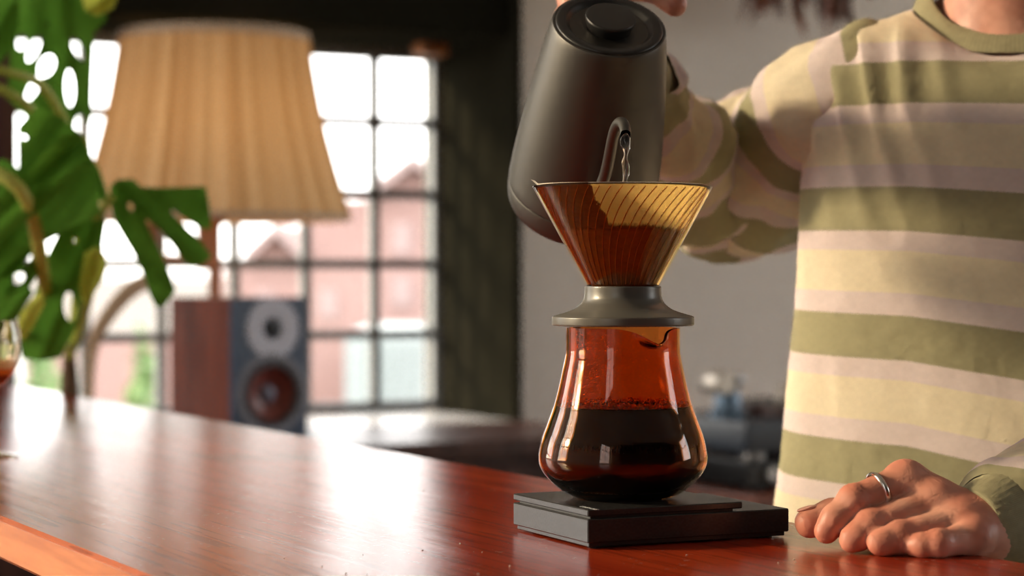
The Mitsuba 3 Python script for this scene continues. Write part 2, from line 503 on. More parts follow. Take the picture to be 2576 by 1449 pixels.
for i, g in enumerate([[(612, 664), (692, 588), (768, 664)], [(918, 506), (1040, 414), (1162, 506)]]):
    p = [at(x, y, D_HOUSE - 0.25) for x, y in g]
    rf = []
    for a, b in ((0, 1), (1, 2)):
        s = np.array([p[a], p[b], p[b] + [0, 9.4, 0], p[a] + [0, 9.4, 0]])
        rf.append(from_manifold(m3.Manifold.hull_points(np.vstack([s, s + [0, 0, 0.12]]))))
    add(num('brick_building__roof', i), cat(*rf), 'm_slate', False)
add('garden_wall', facade([(60, 4000), (60, 852), (560, 852), (560, 4000)], D_HOUSE - 3, 0.5), 'm_brick', False, label='low pale red brick wall outside the left part of the window', cat='wall')
add('white_annexe__wall', facade([(868, 4000), (868, 838), (1500, 838), (1500, 4000)], D_HOUSE - 4, 3.5), 'm_render', False)
tag('white_annexe', 'low white rendered annexe in front of the brick building', 'building')
for i in range(6):
    a, b = at(905 + 36 * i, 2600, D_HOUSE - 4), at(921 + 36 * i, 850, D_HOUSE - 4)
    add(num('white_annexe__panel', i), cbox((a[0], D_HOUSE - 4.06, GROUND_Z), (b[0], D_HOUSE - 3.98, b[2]), 0.01), 'm_render', False)


def bush(key, c, r, n, seed, label):
    rng = np.random.default_rng(seed)
    d = rng.normal(size=(n, 3))
    d /= np.linalg.norm(d, axis=1, keepdims=True)
    p = np.asarray(c) + d * np.asarray(r) * (0.75 + 0.3 * rng.random((n, 1)))
    ax = rng.normal(size=(n, 3))
    ax /= np.linalg.norm(ax, axis=1, keepdims=True)
    ay = np.cross(ax, d)
    ay /= np.linalg.norm(ay, axis=1, keepdims=True)
    s = 0.08 * (0.6 + 0.8 * rng.random((n, 1)))
    v = np.stack([p - ax * s, p + ay * s * 0.5, p + ax * s, p - ay * s * 0.5], 1).reshape(-1, 3)
    f = np.arange(n)[:, None] * 4 + np.array([[0, 1, 2, 3]])
    core = trimesh.creation.icosphere(3, 1.0)
    core.vertices *= 0.82 * np.asarray(r) * (0.85 + 0.3 * meshkit.noise(core.vertices * 3, seed))[:, None]
    core.apply_translation(c)
    add(key, cat(core, trimesh.Trimesh(v, np.vstack([f[:, [0, 1, 2]], f[:, [0, 2, 3]]]), process=False)), 'm_hedge', False, label=label, cat='shrub')


for i, (px, py, d, rx, top) in enumerate([(365, 862, 15.0, 0.14, 0), (100, 898, 14.0, 0.24, 0)]):
    c = at(px, py, d)
    zc = (c[2] + GROUND_Z) / 2
    bush(num('garden_shrub', i), [c[0], d, zc], [rx * 1.25, 0.5, (c[2] - GROUND_Z) / 2], 2600, 30 + i, ['tall bright green shrub outside the window just left of the loudspeaker', 'pale green shrub outside the window behind the plant stem'][i])

# ------------------------------------------------------------------ the counter table
TB_U0, TB_U1, TB_W0, TB_W1, TB_T = 0.354, 0.802, -0.55, 3.42, 0.029
top = uwbox(TB_U0, TB_U1, TB_W0, TB_W1, TABLE_Z - TB_T, TABLE_Z, 0.0022)
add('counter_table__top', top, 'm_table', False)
edge = cat(uwbox(TB_U0 - 0.0009, TB_U0 + 0.004, TB_W0 + 0.003, TB_W1 - 0.003, TABLE_Z - TB_T + 0.0026, TABLE_Z - 0.0026, 0.0004), uwbox(TB_U1 - 0.004, TB_U1 + 0.0009, TB_W0 + 0.003, TB_W1 - 0.003, TABLE_Z - TB_T + 0.0026, TABLE_Z - 0.0026, 0.0004))
add('counter_table__edge_strip', edge, 'm_table_edge', False, label='lighter orange brown wooden edge')
for i, (u, w) in enumerate([(0.40, -0.45), (0.755, -0.45), (0.40, 3.3), (0.755, 3.3)]):
    add(num('counter_table__leg', i), uwbox(u - 0.03, u + 0.03, w - 0.03, w + 0.03, 0, TABLE_Z - TB_T, 0.004), 'm_table_edge', False)
tag('counter_table', 'long glossy red brown wooden counter table in the foreground', 'table')
rng = np.random.default_rng(4)
crumbs = []
for i in range(110):
    if i < 60:
        u, w = rng.uniform(0.42, 0.70), rng.uniform(0.55, 1.15)
    else:
        u, w = rng.uniform(0.37, 0.78), rng.uniform(0.5, 2.2)
    r = rng.uniform(0.0003, 0.0008)
    s = trimesh.creation.icosphere(0, r)
    s.vertices *= rng.uniform(0.6, 1.3, (1, 3))
    s.apply_translation(uw(u, w, TABLE_Z + r * 0.4))
    crumbs.append(s)
mat('m_crumb', (0.62, 0.45, 0.36), 0.8)
add('crumb_specks', cat(*crumbs), 'm_crumb', False, label='tiny pale crumbs and dust specks scattered on the red counter', cat='crumbs', kind='stuff')

# ------------------------------------------------------------------ the scale
mat('m_scale', proc(lambda p, n, uv: mix((0.012, 0.012, 0.0115), (0.018, 0.0175, 0.017), noise(p.x * 900, p.y * 900, p.z * 900))), 0.27, specular=0.5)
mat('m_scale_dark', (0.012, 0.012, 0.012), 0.5)
mat('m_print', (0.75, 0.75, 0.72), 0.6)
A25 = math.radians(25)
E1 = np.array([-math.sin(A25), math.cos(A25), 0])     # along the scale's short side, away from the camera
E2 = np.array([math.cos(A25), math.sin(A25), 0])
SC = frame([0.0443, 1.229, TABLE_Z], E2, E1, Z)       # origin at the front corner, x to the right, y away
PLATE_Z = 0.0234


def sbox3(lo, hi, c=0.0008):
    return place(cbox(lo, hi, c), SC)


add('coffee_scale__base', sbox3((0, 0, 0.0038), (0.138, 0.103, 0.0178), 0.0006), 'm_scale', False)
add('coffee_scale__underside', sbox3((0.0018, 0.0022, 0.0012), (0.1362, 0.101, 0.0040), 0.0004), 'm_scale', False)
add('coffee_scale__gap', sbox3((0.003, 0.003, 0.0174), (0.100, 0.100, 0.0196), 0.0003), 'm_scale_dark', False)
add('coffee_scale__platform', sbox3((0.0, 0.0, 0.0194), (0.105, 0.103, PLATE_Z), 0.0006), 'm_scale', False, label='square weighing platform')
for i, (x, y) in enumerate([(0.012, 0.012), (0.126, 0.012), (0.012, 0.091), (0.126, 0.091)]):
    add(num('coffee_scale__foot', i), place(cyl((x, y, 0), (x, y, 0.0016), 0.006, 20), SC), 'm_scale_dark', 30)
tx = meshkit.text_mesh('TIMEMORE', 0.0029, 0.0001)
add('coffee_scale__lettering', place(tx, SC @ frame([0.0034, 0.0195, PLATE_Z + 0.00002], np.array([0, -1.0, 0]), np.array([1.0, 0, 0]), Z)), 'm_print', False, label='tiny white lettering')
tag('coffee_scale', 'flat black coffee scale under the glass server on the red counter', 'scale')

# ------------------------------------------------------------------ the glass server (axis AX) and its coffee
D0 = 1.297
S = D0 / F_PX
AX = np.array([(1567 - 1288) * S, D0, 0.0])


def pz(y):
    return CAM_Z - (y - 694) * S


def prof(rows):
    """(radius, height) in metres from (radius in pixels, pixel row)."""
    return np.array([[r * S, pz(y)] for r, y in rows])


def smooth_prof(p, n):
    from scipy.interpolate import PchipInterpolator
    s = np.concatenate([[0], np.cumsum(np.linalg.norm(np.diff(p, axis=0), axis=1))])
    return PchipInterpolator(s, p)(np.linspace(0, s[-1], n))


scene['m_glass_amber'] = {'type': 'dielectric', 'int_ior': 1.5, 'specular_transmittance': rgb(0.92, 0.485, 0.205)}
scene['m_glass_cone'] = {'type': 'dielectric', 'int_ior': 1.5, 'specular_transmittance': rgb(0.988, 0.845, 0.50)}
outer = smooth_prof(prof([(100, 1249.5), (122, 1248), (145, 1239), (160, 1229), (184, 1208), (202, 1186), (211, 1166), (213, 1150), (210, 1128), (205, 1105), (190, 1062), (175, 1020), (163, 975), (152, 925), (147, 902), (144.5, 886), (144, 860), (144, 824)]), 90)
bot = outer[0]
th = 0.0021
nrm = np.gradient(outer, axis=0)
nrm = np.stack([nrm[:, 1], -nrm[:, 0]], 1) / np.linalg.norm(nrm, axis=1, keepdims=True)
wall_t = np.interp(outer[:, 1], [pz(1249), pz(1230), pz(1180)], [0.0042, 0.0036, th])
inner = outer - nrm * wall_t[:, None]
inner = inner[inner[:, 1] > bot[1] + 0.0034]
SPOUT_A, SEG = math.radians(27), 160


def spouted(profile, seg=SEG):
    """Turned like a lathe, with the pouring lip drawn out and down."""
    a = np.arange(seg) * 2 * np.pi / seg
    p = np.asarray(profile)
    d = (a - SPOUT_A + np.pi) % (2 * np.pi) - np.pi
    h = np.clip((p[:, 1] - pz(884)) / (pz(824) - pz(884)), 0, 1)
    h = (h * h * (3 - 2 * h))[:, None]
    g = np.exp(-(d / 0.23) ** 2)[None]
    r = p[:, 0][:, None] * np.ones_like(g) + 0.0095 * g * h ** 1.3 * (p[:, 0] > 0.01)[:, None]
    z = p[:, 1][:, None] - 0.0094 * np.exp(-(np.abs(d) / 0.26) ** 1.4)[None] * h ** 2
    return np.stack([AX[0] + r * np.sin(a), AX[1] - r * np.cos(a), z], -1)


shell = np.vstack([[[0, bot[1]]], outer, inner[::-1], [[0, inner[0, 1]]]])
v = spouted(shell).reshape(-1, 3)
m = trimesh.Trimesh(v, grid_faces(len(shell), SEG), process=False)
m.merge_vertices(merge_tex=True, merge_norm=True)
m.update_faces(m.nondegenerate_faces())
m.remove_unreferenced_vertices()
if m.volume < 0:
    m.invert()
add('glass_server', m, 'm_glass_amber', 50, 'amber glass coffee server half full of dark coffee on the black scale', 'coffee server')

mat('m_coffee', (0.006, 0.0022, 0.001), 0.06, specular=0.04)
LEVEL = pz(1021)
ci = inner[inner[:, 1] < LEVEL]
rl = np.interp(LEVEL, inner[:, 1], inner[:, 0]) - 0.00025
cprof = np.vstack([[[0, ci[0, 1] + 0.0003]], ci - np.array([0.00025, -0.0002]), [[rl, LEVEL], [rl - 0.002, LEVEL - 0.0006], [0, LEVEL - 0.0006]]])
cprof = cprof[np.concatenate([[True], np.linalg.norm(np.diff(cprof, axis=0), axis=1) > 1e-5])]
add('brewed_coffee', place(lathe(cprof, 128), frame(AX, *np.eye(3))), 'm_coffee', 40, 'black brewed coffee filling the lower half of the glass server', 'coffee')
# bubbles: a ring of foam at the coffee's rim, drops of condensation on the glass above it
rng = np.random.default_rng(12)
ico = trimesh.creation.icosphere(2, 1.0)
ico1 = trimesh.creation.icosphere(1, 1.0)
mat('m_foam', proc(lambda p, n, uv: mix((0.60, 0.20, 0.05), (1.0, 0.66, 0.30), noise(p.x * 900, p.y * 900, p.z * 900))), 0.12, specular=0.6)
foam, clear_b = [], []
for i in range(1100):
    a = rng.uniform(0, 2 * np.pi)
    r = rng.uniform(0.00035, 0.00105)
    rr = rl - r * 1.05 - (rng.random() ** 3) * 0.006
    s = ico1.copy() if r < 0.0007 else ico.copy()
    s.apply_scale(r)
    s.apply_translation([AX[0] + rr * math.sin(a), AX[1] - rr * math.cos(a), LEVEL + r * rng.uniform(0.2, 0.9) + rng.random() ** 3 * 0.0022])
    (foam if i % 2 else clear_b).append(s)
scene['m_bubble'] = {'type': 'dielectric', 'int_ior': 1.33, 'specular_transmittance': rgb(0.98, 0.72, 0.40)}
add('brewed_coffee__clear_bubble', cat(*clear_b), 'm_bubble', True, label='clear bubbles among the foam', kind='stuff')
add('brewed_coffee__foam_bubble', cat(*foam), 'm_foam', True, label='orange foam bubbles along the rim of the coffee', kind='stuff')
drops = []
zi = np.linspace(LEVEL + 0.003, pz(835), 400)
for i in range(2300):
    z = LEVEL + 0.002 + (pz(838) - LEVEL) * rng.random() ** 1.25
    a = rng.uniform(-1.9, 1.9) if rng.random() < 0.85 else rng.uniform(-np.pi, np.pi)
    if rng.random() < 0.5:
        a = rng.normal(-0.9, 0.35)
    r = rng.uniform(0.00025, 0.00055) * (1.6 if rng.random() < 0.08 else 1)
    d = (a - SPOUT_A + np.pi) % (2 * np.pi) - np.pi
    if abs(d) < 0.5 and z > pz(884):
        continue
    ri = np.interp(z, inner[:, 1], inner[:, 0]) - 0.00006
    s = trimesh.creation.icosphere(1 if r < 0.0004 else 2, 1.0)
    s.vertices[:, 1] *= 0.55
    s.apply_scale(r)
    s.apply_transform(trimesh.transformations.rotation_matrix(a, [0, 0, 1]))
    s.apply_translation([AX[0] + (ri - r * 0.5) * math.sin(a), AX[1] - (ri - r * 0.5) * math.cos(a), z])
    drops.append(s)
add('glass_server__condensation', cat(*drops), 'm_bubble', True, label='fine drops of condensation inside the glass', kind='stuff')

# ------------------------------------------------------------------ the dripper
mat('m_collar', (0.105, 0.100, 0.088), 0.33, metallic=0.25, specular=0.5)
collar = np.vstack([smooth_prof(prof([(93, 721.5), (95, 720), (96.2, 722), (96.5, 735), (98, 748), (103, 760), (112, 770), (126, 779), (143, 785.5), (160, 790.5), (172, 794), (177, 796)]), 50),
                    prof([(178.5, 797.5), (179, 800), (179, 814), (178, 817), (176, 818.5), (80, 818.5), (60, 812), (52, 800), (60, 760), (78, 735), (88, 722)])])
add('coffee_dripper__collar', place(lathe(collar, 128, closed=True), frame(AX, *np.eye(3))), 'm_collar', 35, label='dark grey flared collar')
CZ0, CZ1, CR0, CR1 = pz(719.5), pz(468.5), 90.5 * S, 228 * S
CT = 0.0019
cone = np.array([[CR0, CZ0], *[[CR0 + (CR1 - CR0) * t, CZ0 + (CZ1 - CZ0) * t] for t in np.linspace(0.04, 0.985, 24)], [CR1 + 0.0001, CZ1 - 0.0008], [CR1 - 0.0005, CZ1], [CR1 - CT + 0.0002, CZ1 - 0.0001], *[[CR0 + (CR1 - CR0) * t - CT * 1.12, CZ0 + (CZ1 - CZ0) * t] for t in np.linspace(0.985, 0.0, 24)]])
cone[cone[:, 1] < CZ0 + 0.0001, 1] = CZ0 + 0.0001
add('coffee_dripper__glass_cone', place(lathe(cone, 160, closed=True), frame(AX, *np.eye(3))), 'm_glass_cone', 40, label='clear amber glass cone')
mat('m_rib', (0.40, 0.115, 0.022), 0.25, specular=0.6)


def cone_r(z):
    return CR0 + (CR1 - CR0) * (z - CZ0) / (CZ1 - CZ0)


NRIB = 48
tt = np.linspace(0.02, 0.975, 26)
zz = CZ0 + (CZ1 - CZ0) * tt
for i in range(NRIB):
    ph = 2 * np.pi * i / NRIB + 0.03 + 0.46 * tt ** 2.1
    rr = cone_r(zz) - CT * 1.12 - 0.00062
    pts = np.stack([AX[0] + rr * np.sin(ph), AX[1] - rr * np.cos(ph), zz], 1)
    add(num('coffee_dripper__rib', i), sweep(pts, 0.0003, 6), 'm_rib', 60)
tag('coffee_dripper', 'amber glass cone dripper with swirling ribs on a dark grey collar', 'coffee dripper')


# the paper filter: soaked low down and up its left side, dry and pale on the right
def wet(p):
    x, y = p.x - float(AX[0]), p.y - float(AX[1])
    a = dr.atan2(x, -y)
    n1 = 0.6 * fbm(a * 14, p.z * 60, 1.0, 3) + 0.6 * fbm(a * 60, p.z * 700, 4.0, 2) - 0.6
    steps = 0.5 * a + 0.5 * dr.floor((a + 0.46 * 0.6) * NRIB / (2 * np.pi)) / NRIB * 2 * np.pi
    up = smoothstep(-0.12, -0.43, steps + 0.10 * n1) * smoothstep(-2.9, -2.5, a)
    level = float(pz(566)) + 0.030 * up + 0.0030 * n1 - 0.0045 * smoothstep(0.2, 1.3, a)
    return smoothstep(level + 0.0014, level - 0.0014, p.z) * smoothstep(float(pz(465.6)), float(pz(467.4)), p.z), up


def paper_color(p, n, uv):
    w, up = wet(p)
    fib = fbm(p.x * 500, p.y * 500, p.z * 500, 3)
    dry = mix((0.88, 0.80, 0.66), (0.95, 0.90, 0.80), fib)
    soak = mix((0.27, 0.085, 0.022), (0.40, 0.14, 0.040), fib)
    bed = smoothstep(float(pz(572)), float(pz(584)), p.z)
    deep = mix((0.050, 0.011, 0.0035), (0.11, 0.027, 0.008), fbm(p.x * 700, p.y * 700, p.z * 700, 3))
    return mix(dry, mix(deep, soak, bed), w)


scene['m_paper'] = {'type': 'principledthin', 'base_color': proc(paper_color), 'roughness': 0.7, 'diff_trans': 1.0, 'spec_trans': 0.0, 'eta': 1.3}
scene['m_paper_white'] = {'type': 'principledthin', 'base_color': rgb(0.90, 0.86, 0.78), 'roughness': 0.7, 'diff_trans': 1.0, 'eta': 1.3}
PZ0, PZ1 = pz(790), pz(467.0)


def paper_r(z):
    return np.maximum(cone_r(z) - CT * 1.12 - 0.00125, 0.0012)


a = np.arange(200) * 2 * np.pi / 200
zs = np.linspace(PZ0, PZ1, 90)
rad = paper_r(zs)[:, None] * np.ones(200) - 0.00012 * np.cos(a * 3 + zs[:, None] * 90)
zz2 = zs[:, None] * np.ones(200)
tab = np.exp(-(((a + 1.47 + np.pi) % (2 * np.pi) - np.pi) / 0.045) ** 2)
zz2[-1] += 0.0010 * np.maximum(0, -np.sin(a + 0.35)) + 0.0012 * tab
rad[-1] += 0.0016 * tab
v = np.stack([AX[0] + rad * np.sin(a), AX[1] - rad * np.cos(a), zz2], -1).reshape(-1, 3)
add('paper_filter__cone', trimesh.Trimesh(v, grid_faces(90, 200), process=False), 'm_paper', True)
tab_m = []
ta = -1.49
for q in ([(-0.006, -0.0005, 0), (0.006, -0.0005, 0), (0.0035, 0.0022, 0.0028), (-0.001, 0.0042, 0.0036)],):
    r0 = paper_r(PZ1)
    p = [AX + np.array([(r0 + dy) * math.sin(ta), -(r0 + dy) * math.cos(ta), PZ1 + dz]) + np.array([math.cos(ta), math.sin(ta), 0]) * dx for dx, dy, dz in q]
    tab_m.append(trimesh.Trimesh(np.array(p), [[0, 1, 2], [0, 2, 3]], process=False))
add('paper_filter__seam_tab', cat(*tab_m), 'm_paper_white', False, label='white corner of the seam standing above the rim')
tag('paper_filter', 'white paper filter stained brown by coffee inside the glass cone', 'filter')
# the bed of grounds
mat('m_grounds', proc(lambda p, n, uv: mix((0.030, 0.010, 0.004), (0.16, 0.045, 0.014), smoothstep(0.35, 0.75, noise(p.x * 1300, p.y * 1300, p.z * 1300)))), 0.55, specular=0.4)
gz = np.linspace(PZ0 + 0.002, pz(574), 50)
gr = paper_r(gz) - 0.0006
k = np.linspace(1, 0, 20)[1:]
tops = np.stack([gr[-1] * k, gz[-1] - 0.006 * (1 - k ** 2)], 1)
bed = lathe(np.vstack([[[0, gz[0]]], np.stack([gr, gz], 1), tops]), 120)
up = bed.vertices[:, 2] > pz(590)
bed.vertices[up, 2] += 0.0022 * (meshkit.fbm(bed.vertices[up] * 400, 3, 3) - 0.55)
grains = []
rng = np.random.default_rng(8)
for i in range(500):
    q = rng.uniform(0, 2 * np.pi)
    z = pz(576) + rng.uniform(-0.002, 0.0016) * (1 if i % 3 else 0.4)
    r = paper_r(z) - rng.uniform(0.0007, 0.0022)
    s = trimesh.creation.icosphere(0, rng.uniform(0.0004, 0.001))
    s.apply_translation([r * math.sin(q), -r * math.cos(q), z])
    grains.append(s)
add('coffee_grounds', place(cat(bed, *grains), frame(AX, *np.eye(3))), 'm_grounds', False, 'wet dark brown coffee grounds in the paper filter', 'coffee grounds', kind='stuff')

# ------------------------------------------------------------------ the kettle, tilted towards the camera
mat('m_kettle', (0.105, 0.100, 0.092), 0.46, metallic=1.0, specular=0.5)
mat('m_kettle_lid', (0.012, 0.012, 0.012), 0.35)
TAU = math.radians(39)
ka = np.array([math.sin(TAU) * 0 + 0.112, -math.sin(TAU), math.cos(TAU)])
ka /= np.linalg.norm(ka)
kf = np.array([0.0, -1.0, 0.0]) - ka * (ka @ np.array([0, -1.0, 0]))   # the side of the spout, towards the camera and down
kf /= np.linalg.norm(kf)
kx = np.cross(kf, ka)
KTOP = at(1533, 62, 1.42)
KL = 0.156
KB = KTOP - ka * KL
KM = frame(KB, kx, -kf, ka * (KL / 0.143))       # local: x right, y to the back, z up the axis
kbody = smooth_prof(np.array([[0.0470, 0.0010], [0.0505, 0.0045], [0.0528, 0.0100], [0.0535, 0.0165], [0.0535, 0.0195]]), 16)
add('kettle__base_band', place(lathe(np.vstack([[[0, 0]], [[0.044, 0]], kbody, [[0.0532, 0.0200]], [[0, 0.0200]]]), 128), KM), 'm_kettle', 35)
kb2 = smooth_prof(np.array([[0.0532, 0.0206], [0.0536, 0.0212], [0.0530, 0.033], [0.0512, 0.055], [0.0478, 0.085], [0.0436, 0.115], [0.0405, 0.134], [0.0392, 0.1405]]), 40)
add('kettle__body', place(lathe(np.vstack([[[0, 0.0203]], kb2, [[0.0385, 0.1420], [0.0372, 0.1424], [0.0366, 0.1410], [0, 0.1400]]]), 128), KM), 'm_kettle', 40)
lid = smooth_prof(np.array([[0.0368, 0.1404], [0.0364, 0.1432], [0.0345, 0.1440], [0.0310, 0.1438], [0.0268, 0.1408], [0.0230, 0.1385], [0.0195, 0.1383]]), 40)
add('kettle__lid', place(lathe(np.vstack([[[0, 0.139]], [[0.036, 0.139]], lid, [[0, 0.1383]]]), 112), KM), 'm_kettle_lid', 35, label='black dished lid')
add('kettle__lid__knob', place(lathe(np.vstack([[[0, 0.1380]], smooth_prof(np.array([[0.0145, 0.1382], [0.0150, 0.1410], [0.0166, 0.1450], [0.0172, 0.1478], [0.0168, 0.1488]]), 16), [[0.0155, 0.1492], [0, 0.1490]]]), 96), KM), 'm_kettle_lid', 35)
sp = [(1494, 530, 1.456), (1497, 508, 1.432), (1508, 478, 1.412), (1521, 445, 1.396), (1532, 400, 1.376), (1541, 352, 1.356), (1550, 320, 1.342), (1562, 308, 1.329), (1571, 318, 1.318), (1573.5, 338, 1.311)]
sp = spline([at(*q) for q in sp], 60)
t_, a_, b_ = frames(sp)
sr = np.interp(np.linspace(0, 1, 60), [0, 0.2, 1], [0.0052, 0.0041, 0.0035])
ang = np.arange(28) * 2 * np.pi / 28
ring = lambda i, r, shift=0: sp[i] + r * (np.cos(ang)[:, None] * a_[i] + np.sin(ang)[:, None] * b_[i])
tip_c = at(1572.5, 350, 1.3095)


def cut(r, stretch, off):
    o = tip_c + np.array([0, off, 0])
    # the slanted mouth: a tall ellipse facing the camera and down
    vy = np.array([0, -0.45, -0.89])
    base = ring(59, r)
    d = base - sp[59]
    h = d @ np.array([1.0, 0, 0])
    k = d @ vy
    k = np.sqrt(np.maximum(r * r - h * h, 0)) * np.sign(k + 1e-9)
    return o + h[:, None] * np.array([1.0, 0, 0]) + (k * stretch)[:, None] * vy


outer_r = [ring(i, sr[i]) for i in range(60)] + [cut(sr[59], 1.75, 0)]
inner_r = [cut(sr[59] - 0.0005, 1.75, 0.0004)] + [ring(i, sr[i] - 0.0006) for i in range(59, 40, -1)]
add('kettle__spout', loft(outer_r + inner_r, True), 'm_kettle', 45, label='thin gooseneck spout')
hb = [(0, 0.036, 0.124), (0, 0.050, 0.130), (0, 0.066, 0.1325), (0, 0.078, 0.125), (0, 0.0825, 0.108), (0, 0.083, 0.085), (0, 0.082, 0.060), (0, 0.080, 0.040)]
hp = spline(hb, 40)
_, ha, hbn = frames(hp)
hr = []
for i in range(40):
    s = i / 39
    w1, w2 = 0.0095 * (0.85 + 0.25 * math.sin(s * 3.0)), 0.0075
    e = 0.75 if i in (0, 39) else 1.0
    c_, s_ = np.cos(ang), np.sin(ang)
    hr.append(hp[i] + e * (w1 * np.sign(c_) * np.abs(c_) ** 0.8)[:, None] * np.array([1.0, 0, 0]) + e * (w2 * np.sign(s_) * np.abs(s_) ** 0.8)[:, None] * np.cross([1.0, 0, 0], np.gradient(hp, axis=0)[i] / np.linalg.norm(np.gradient(hp, axis=0)[i])))
add('kettle__handle', place(loft(hr), KM), 'm_kettle_lid', 45)
tag('kettle', 'matt charcoal gooseneck kettle tilted to pour over the dripper', 'kettle')

# the water leaving the spout
scene['m_water'] = {'type': 'dielectric', 'int_ior': 1.33}
ws = []
wz = np.linspace(0, 1, 70)
wy = 336 + (566 - 336) * wz
for i, s in enumerate(wz):
    y = wy[i]
    r = np.interp(y, [336, 341, 350, 364, 376, 384, 392, 402, 412, 425, 436, 450, 470, 566], [0.0004, 0.0018, 0.0027, 0.0029, 0.0025, 0.0019, 0.0012, 0.00165, 0.0021, 0.00185, 0.0021, 0.0018, 0.0019, 0.0015])
    c = np.array([(1573 - 1288) * 1.3055 / F_PX + 0.0004 * math.sin(y * 0.12), 1.3035 - 0.002 * (1 - s) ** 2, CAM_Z - (y - 694) / F_PX * 1.3045])
    wob = 1 + 0.16 * np.cos(2 * ang + y * 0.09)
    ws.append(c + r * wob[:, None] * np.stack([np.cos(ang), np.sin(ang), 0 * ang], 1))
add('water_stream', loft(ws), 'm_water', True, 'thin clear stream of water falling from the kettle spout', 'water')

# ------------------------------------------------------------------ the cabinet under the window, loudspeaker and lamp on it
CAB_Z = SILL_Z
CAB_U0, CAB_U1, CAB_W0, CAB_W1 = 0.62, 2.125, 3.50, 3.958
add('window_cabinet__top', uwbox(CAB_U0, CAB_U1, CAB_W0, CAB_W1, CAB_Z - 0.032, CAB_Z, 0.004), 'm_sill_wood', False)
add('window_cabinet__body', uwbox(CAB_U0 + 0.02, CAB_U1 - 0.02, CAB_W0 + 0.03, CAB_W1, 0.08, CAB_Z - 0.032, 0.003), 'm_sill_wood', False)
for i in range(3):
    a = CAB_U0 + 0.03 + i * 0.483
    add(num('window_cabinet__door', i), uwbox(a, a + 0.477, CAB_W0 + 0.012, CAB_W0 + 0.032, 0.10, CAB_Z - 0.05, 0.003), 'm_sill_wood', False)
    add(num('window_cabinet__door', i) + '__handle', uwbox(a + 0.42, a + 0.435, CAB_W0 - 0.006, CAB_W0 + 0.012, 0.55, 0.68, 0.003), 'm_steel_bar', False)
add('window_cabinet__plinth', uwbox(CAB_U0 + 0.05, CAB_U1 - 0.05, CAB_W0 + 0.07, CAB_W1, 0, 0.08, 0.002), 'm_dark_timber', False)
tag('window_cabinet', 'low dark brown wooden cabinet under the window behind the counter', 'cabinet')
mat('m_sill_white', (0.72, 0.72, 0.72), 0.3)
add('trim_5', uwbox(WIN_U0 - 0.012, WIN_U1 + 0.012, ROOM_W1 - 0.002, GLASS_W + 0.01, SILL_Z - 0.03, SILL_Z, 0.004), 'm_sill_white', False, kind='structure')

ALPHA = math.radians(38.7)
sr_, sb_ = np.array([math.cos(ALPHA), math.sin(ALPHA), 0]), np.array([-math.sin(ALPHA), math.cos(ALPHA), 0])
c = at(585, 900, 3.86)
SPK = frame([c[0], c[1], CAB_Z], sr_, sb_, Z)     # front left bottom corner; x along the front, y to the back
SW, SD, SH = 0.162, 0.232, 0.268
mat('m_baffle', (0.045, 0.080, 0.145), 0.35)
mat('m_baffle_edge', (0.012, 0.012, 0.014), 0.4)
mat('m_ring_pale', (0.66, 0.67, 0.78), 0.4)
mat('m_ring_grey', (0.21, 0.215, 0.26), 0.35)
mat('m_dome', (0.010, 0.012, 0.016), 0.35)
mat('m_cone', proc(lambda p, n, uv: mix((0.12, 0.022, 0.016), (0.22, 0.048, 0.034), fbm(p.x * 120, p.y * 120, p.z * 120, 3))), 0.35)
mat('m_cap', (0.20, 0.20, 0.27), 0.3)
add('loudspeaker__cabinet', place(rbox((0, 0.012, 0.004), (SW, SD, SH), 0.004), SPK), 'm_speaker_wood', 30, label='red brown wooden box')
bf = to_manifold(rbox((0.0, -0.004, 0.004), (SW, 0.0125, SH), 0.005))
for x, z, r in ((0.083, SH - 0.058, 0.0172), (0.081, 0.089, 0.0603)):
    bf = bf - m3.Manifold.cylinder(0.1, r, r, 64).rotate((90, 0, 0)).translate((x, 0.05, z))
add('loudspeaker__front_baffle', place(from_manifold(bf), SPK), 'm_baffle', 30, label='dark blue grey front')


def disc_part(key, prof_, cx, cz, bsdf, label=None):
    fr = SPK @ frame([cx, -0.004, cz], np.array([1.0, 0, 0]), Z, np.array([0, -1.0, 0]))
    add(key, place(lathe(prof_, 64), fr), bsdf, 40, label=label)


TZ, WZ = SH - 0.058, 0.089
disc_part('loudspeaker__tweeter_plate', [(0.017, -0.003), (0.022, 0.002), (0.054, 0.0035), (0.0565, 0.002), (0.0565, -0.004), (0.017, -0.004), (0.017, -0.003)], 0.083, TZ, 'm_ring_pale', 'pale ring round the tweeter')
disc_part('loudspeaker__tweeter_dome', [(0.0165, -0.003), (0.014, 0.002), (0.009, 0.0045), (0.004, 0.0056), (0, 0.006)], 0.083, TZ, 'm_dome')
disc_part('loudspeaker__woofer_frame', [(0.060, 0.001), (0.064, 0.004), (0.074, 0.004), (0.0765, 0.002), (0.0765, -0.003), (0.060, -0.003), (0.060, 0.001)], 0.081, WZ, 'm_ring_grey', 'grey ring round the woofer')
disc_part('loudspeaker__woofer_surround', [(0.0605, 0.001), (0.0575, 0.0055), (0.053, 0.006), (0.0495, 0.002), (0.0495, -0.003), (0.0605, -0.003)], 0.081, WZ, 'm_dome')
disc_part('loudspeaker__woofer_cone', [(0.0497, 0.001), (0.040, -0.0055), (0.028, -0.0112), (0.0175, -0.0148), (0.0175, -0.0156)], 0.081, WZ, 'm_cone', 'dark red cone')
disc_part('loudspeaker__woofer_cap', [(0.0178, -0.0150), (0.015, -0.010), (0.010, -0.0065), (0.005, -0.005), (0, -0.0045)], 0.081, WZ, 'm_cap')
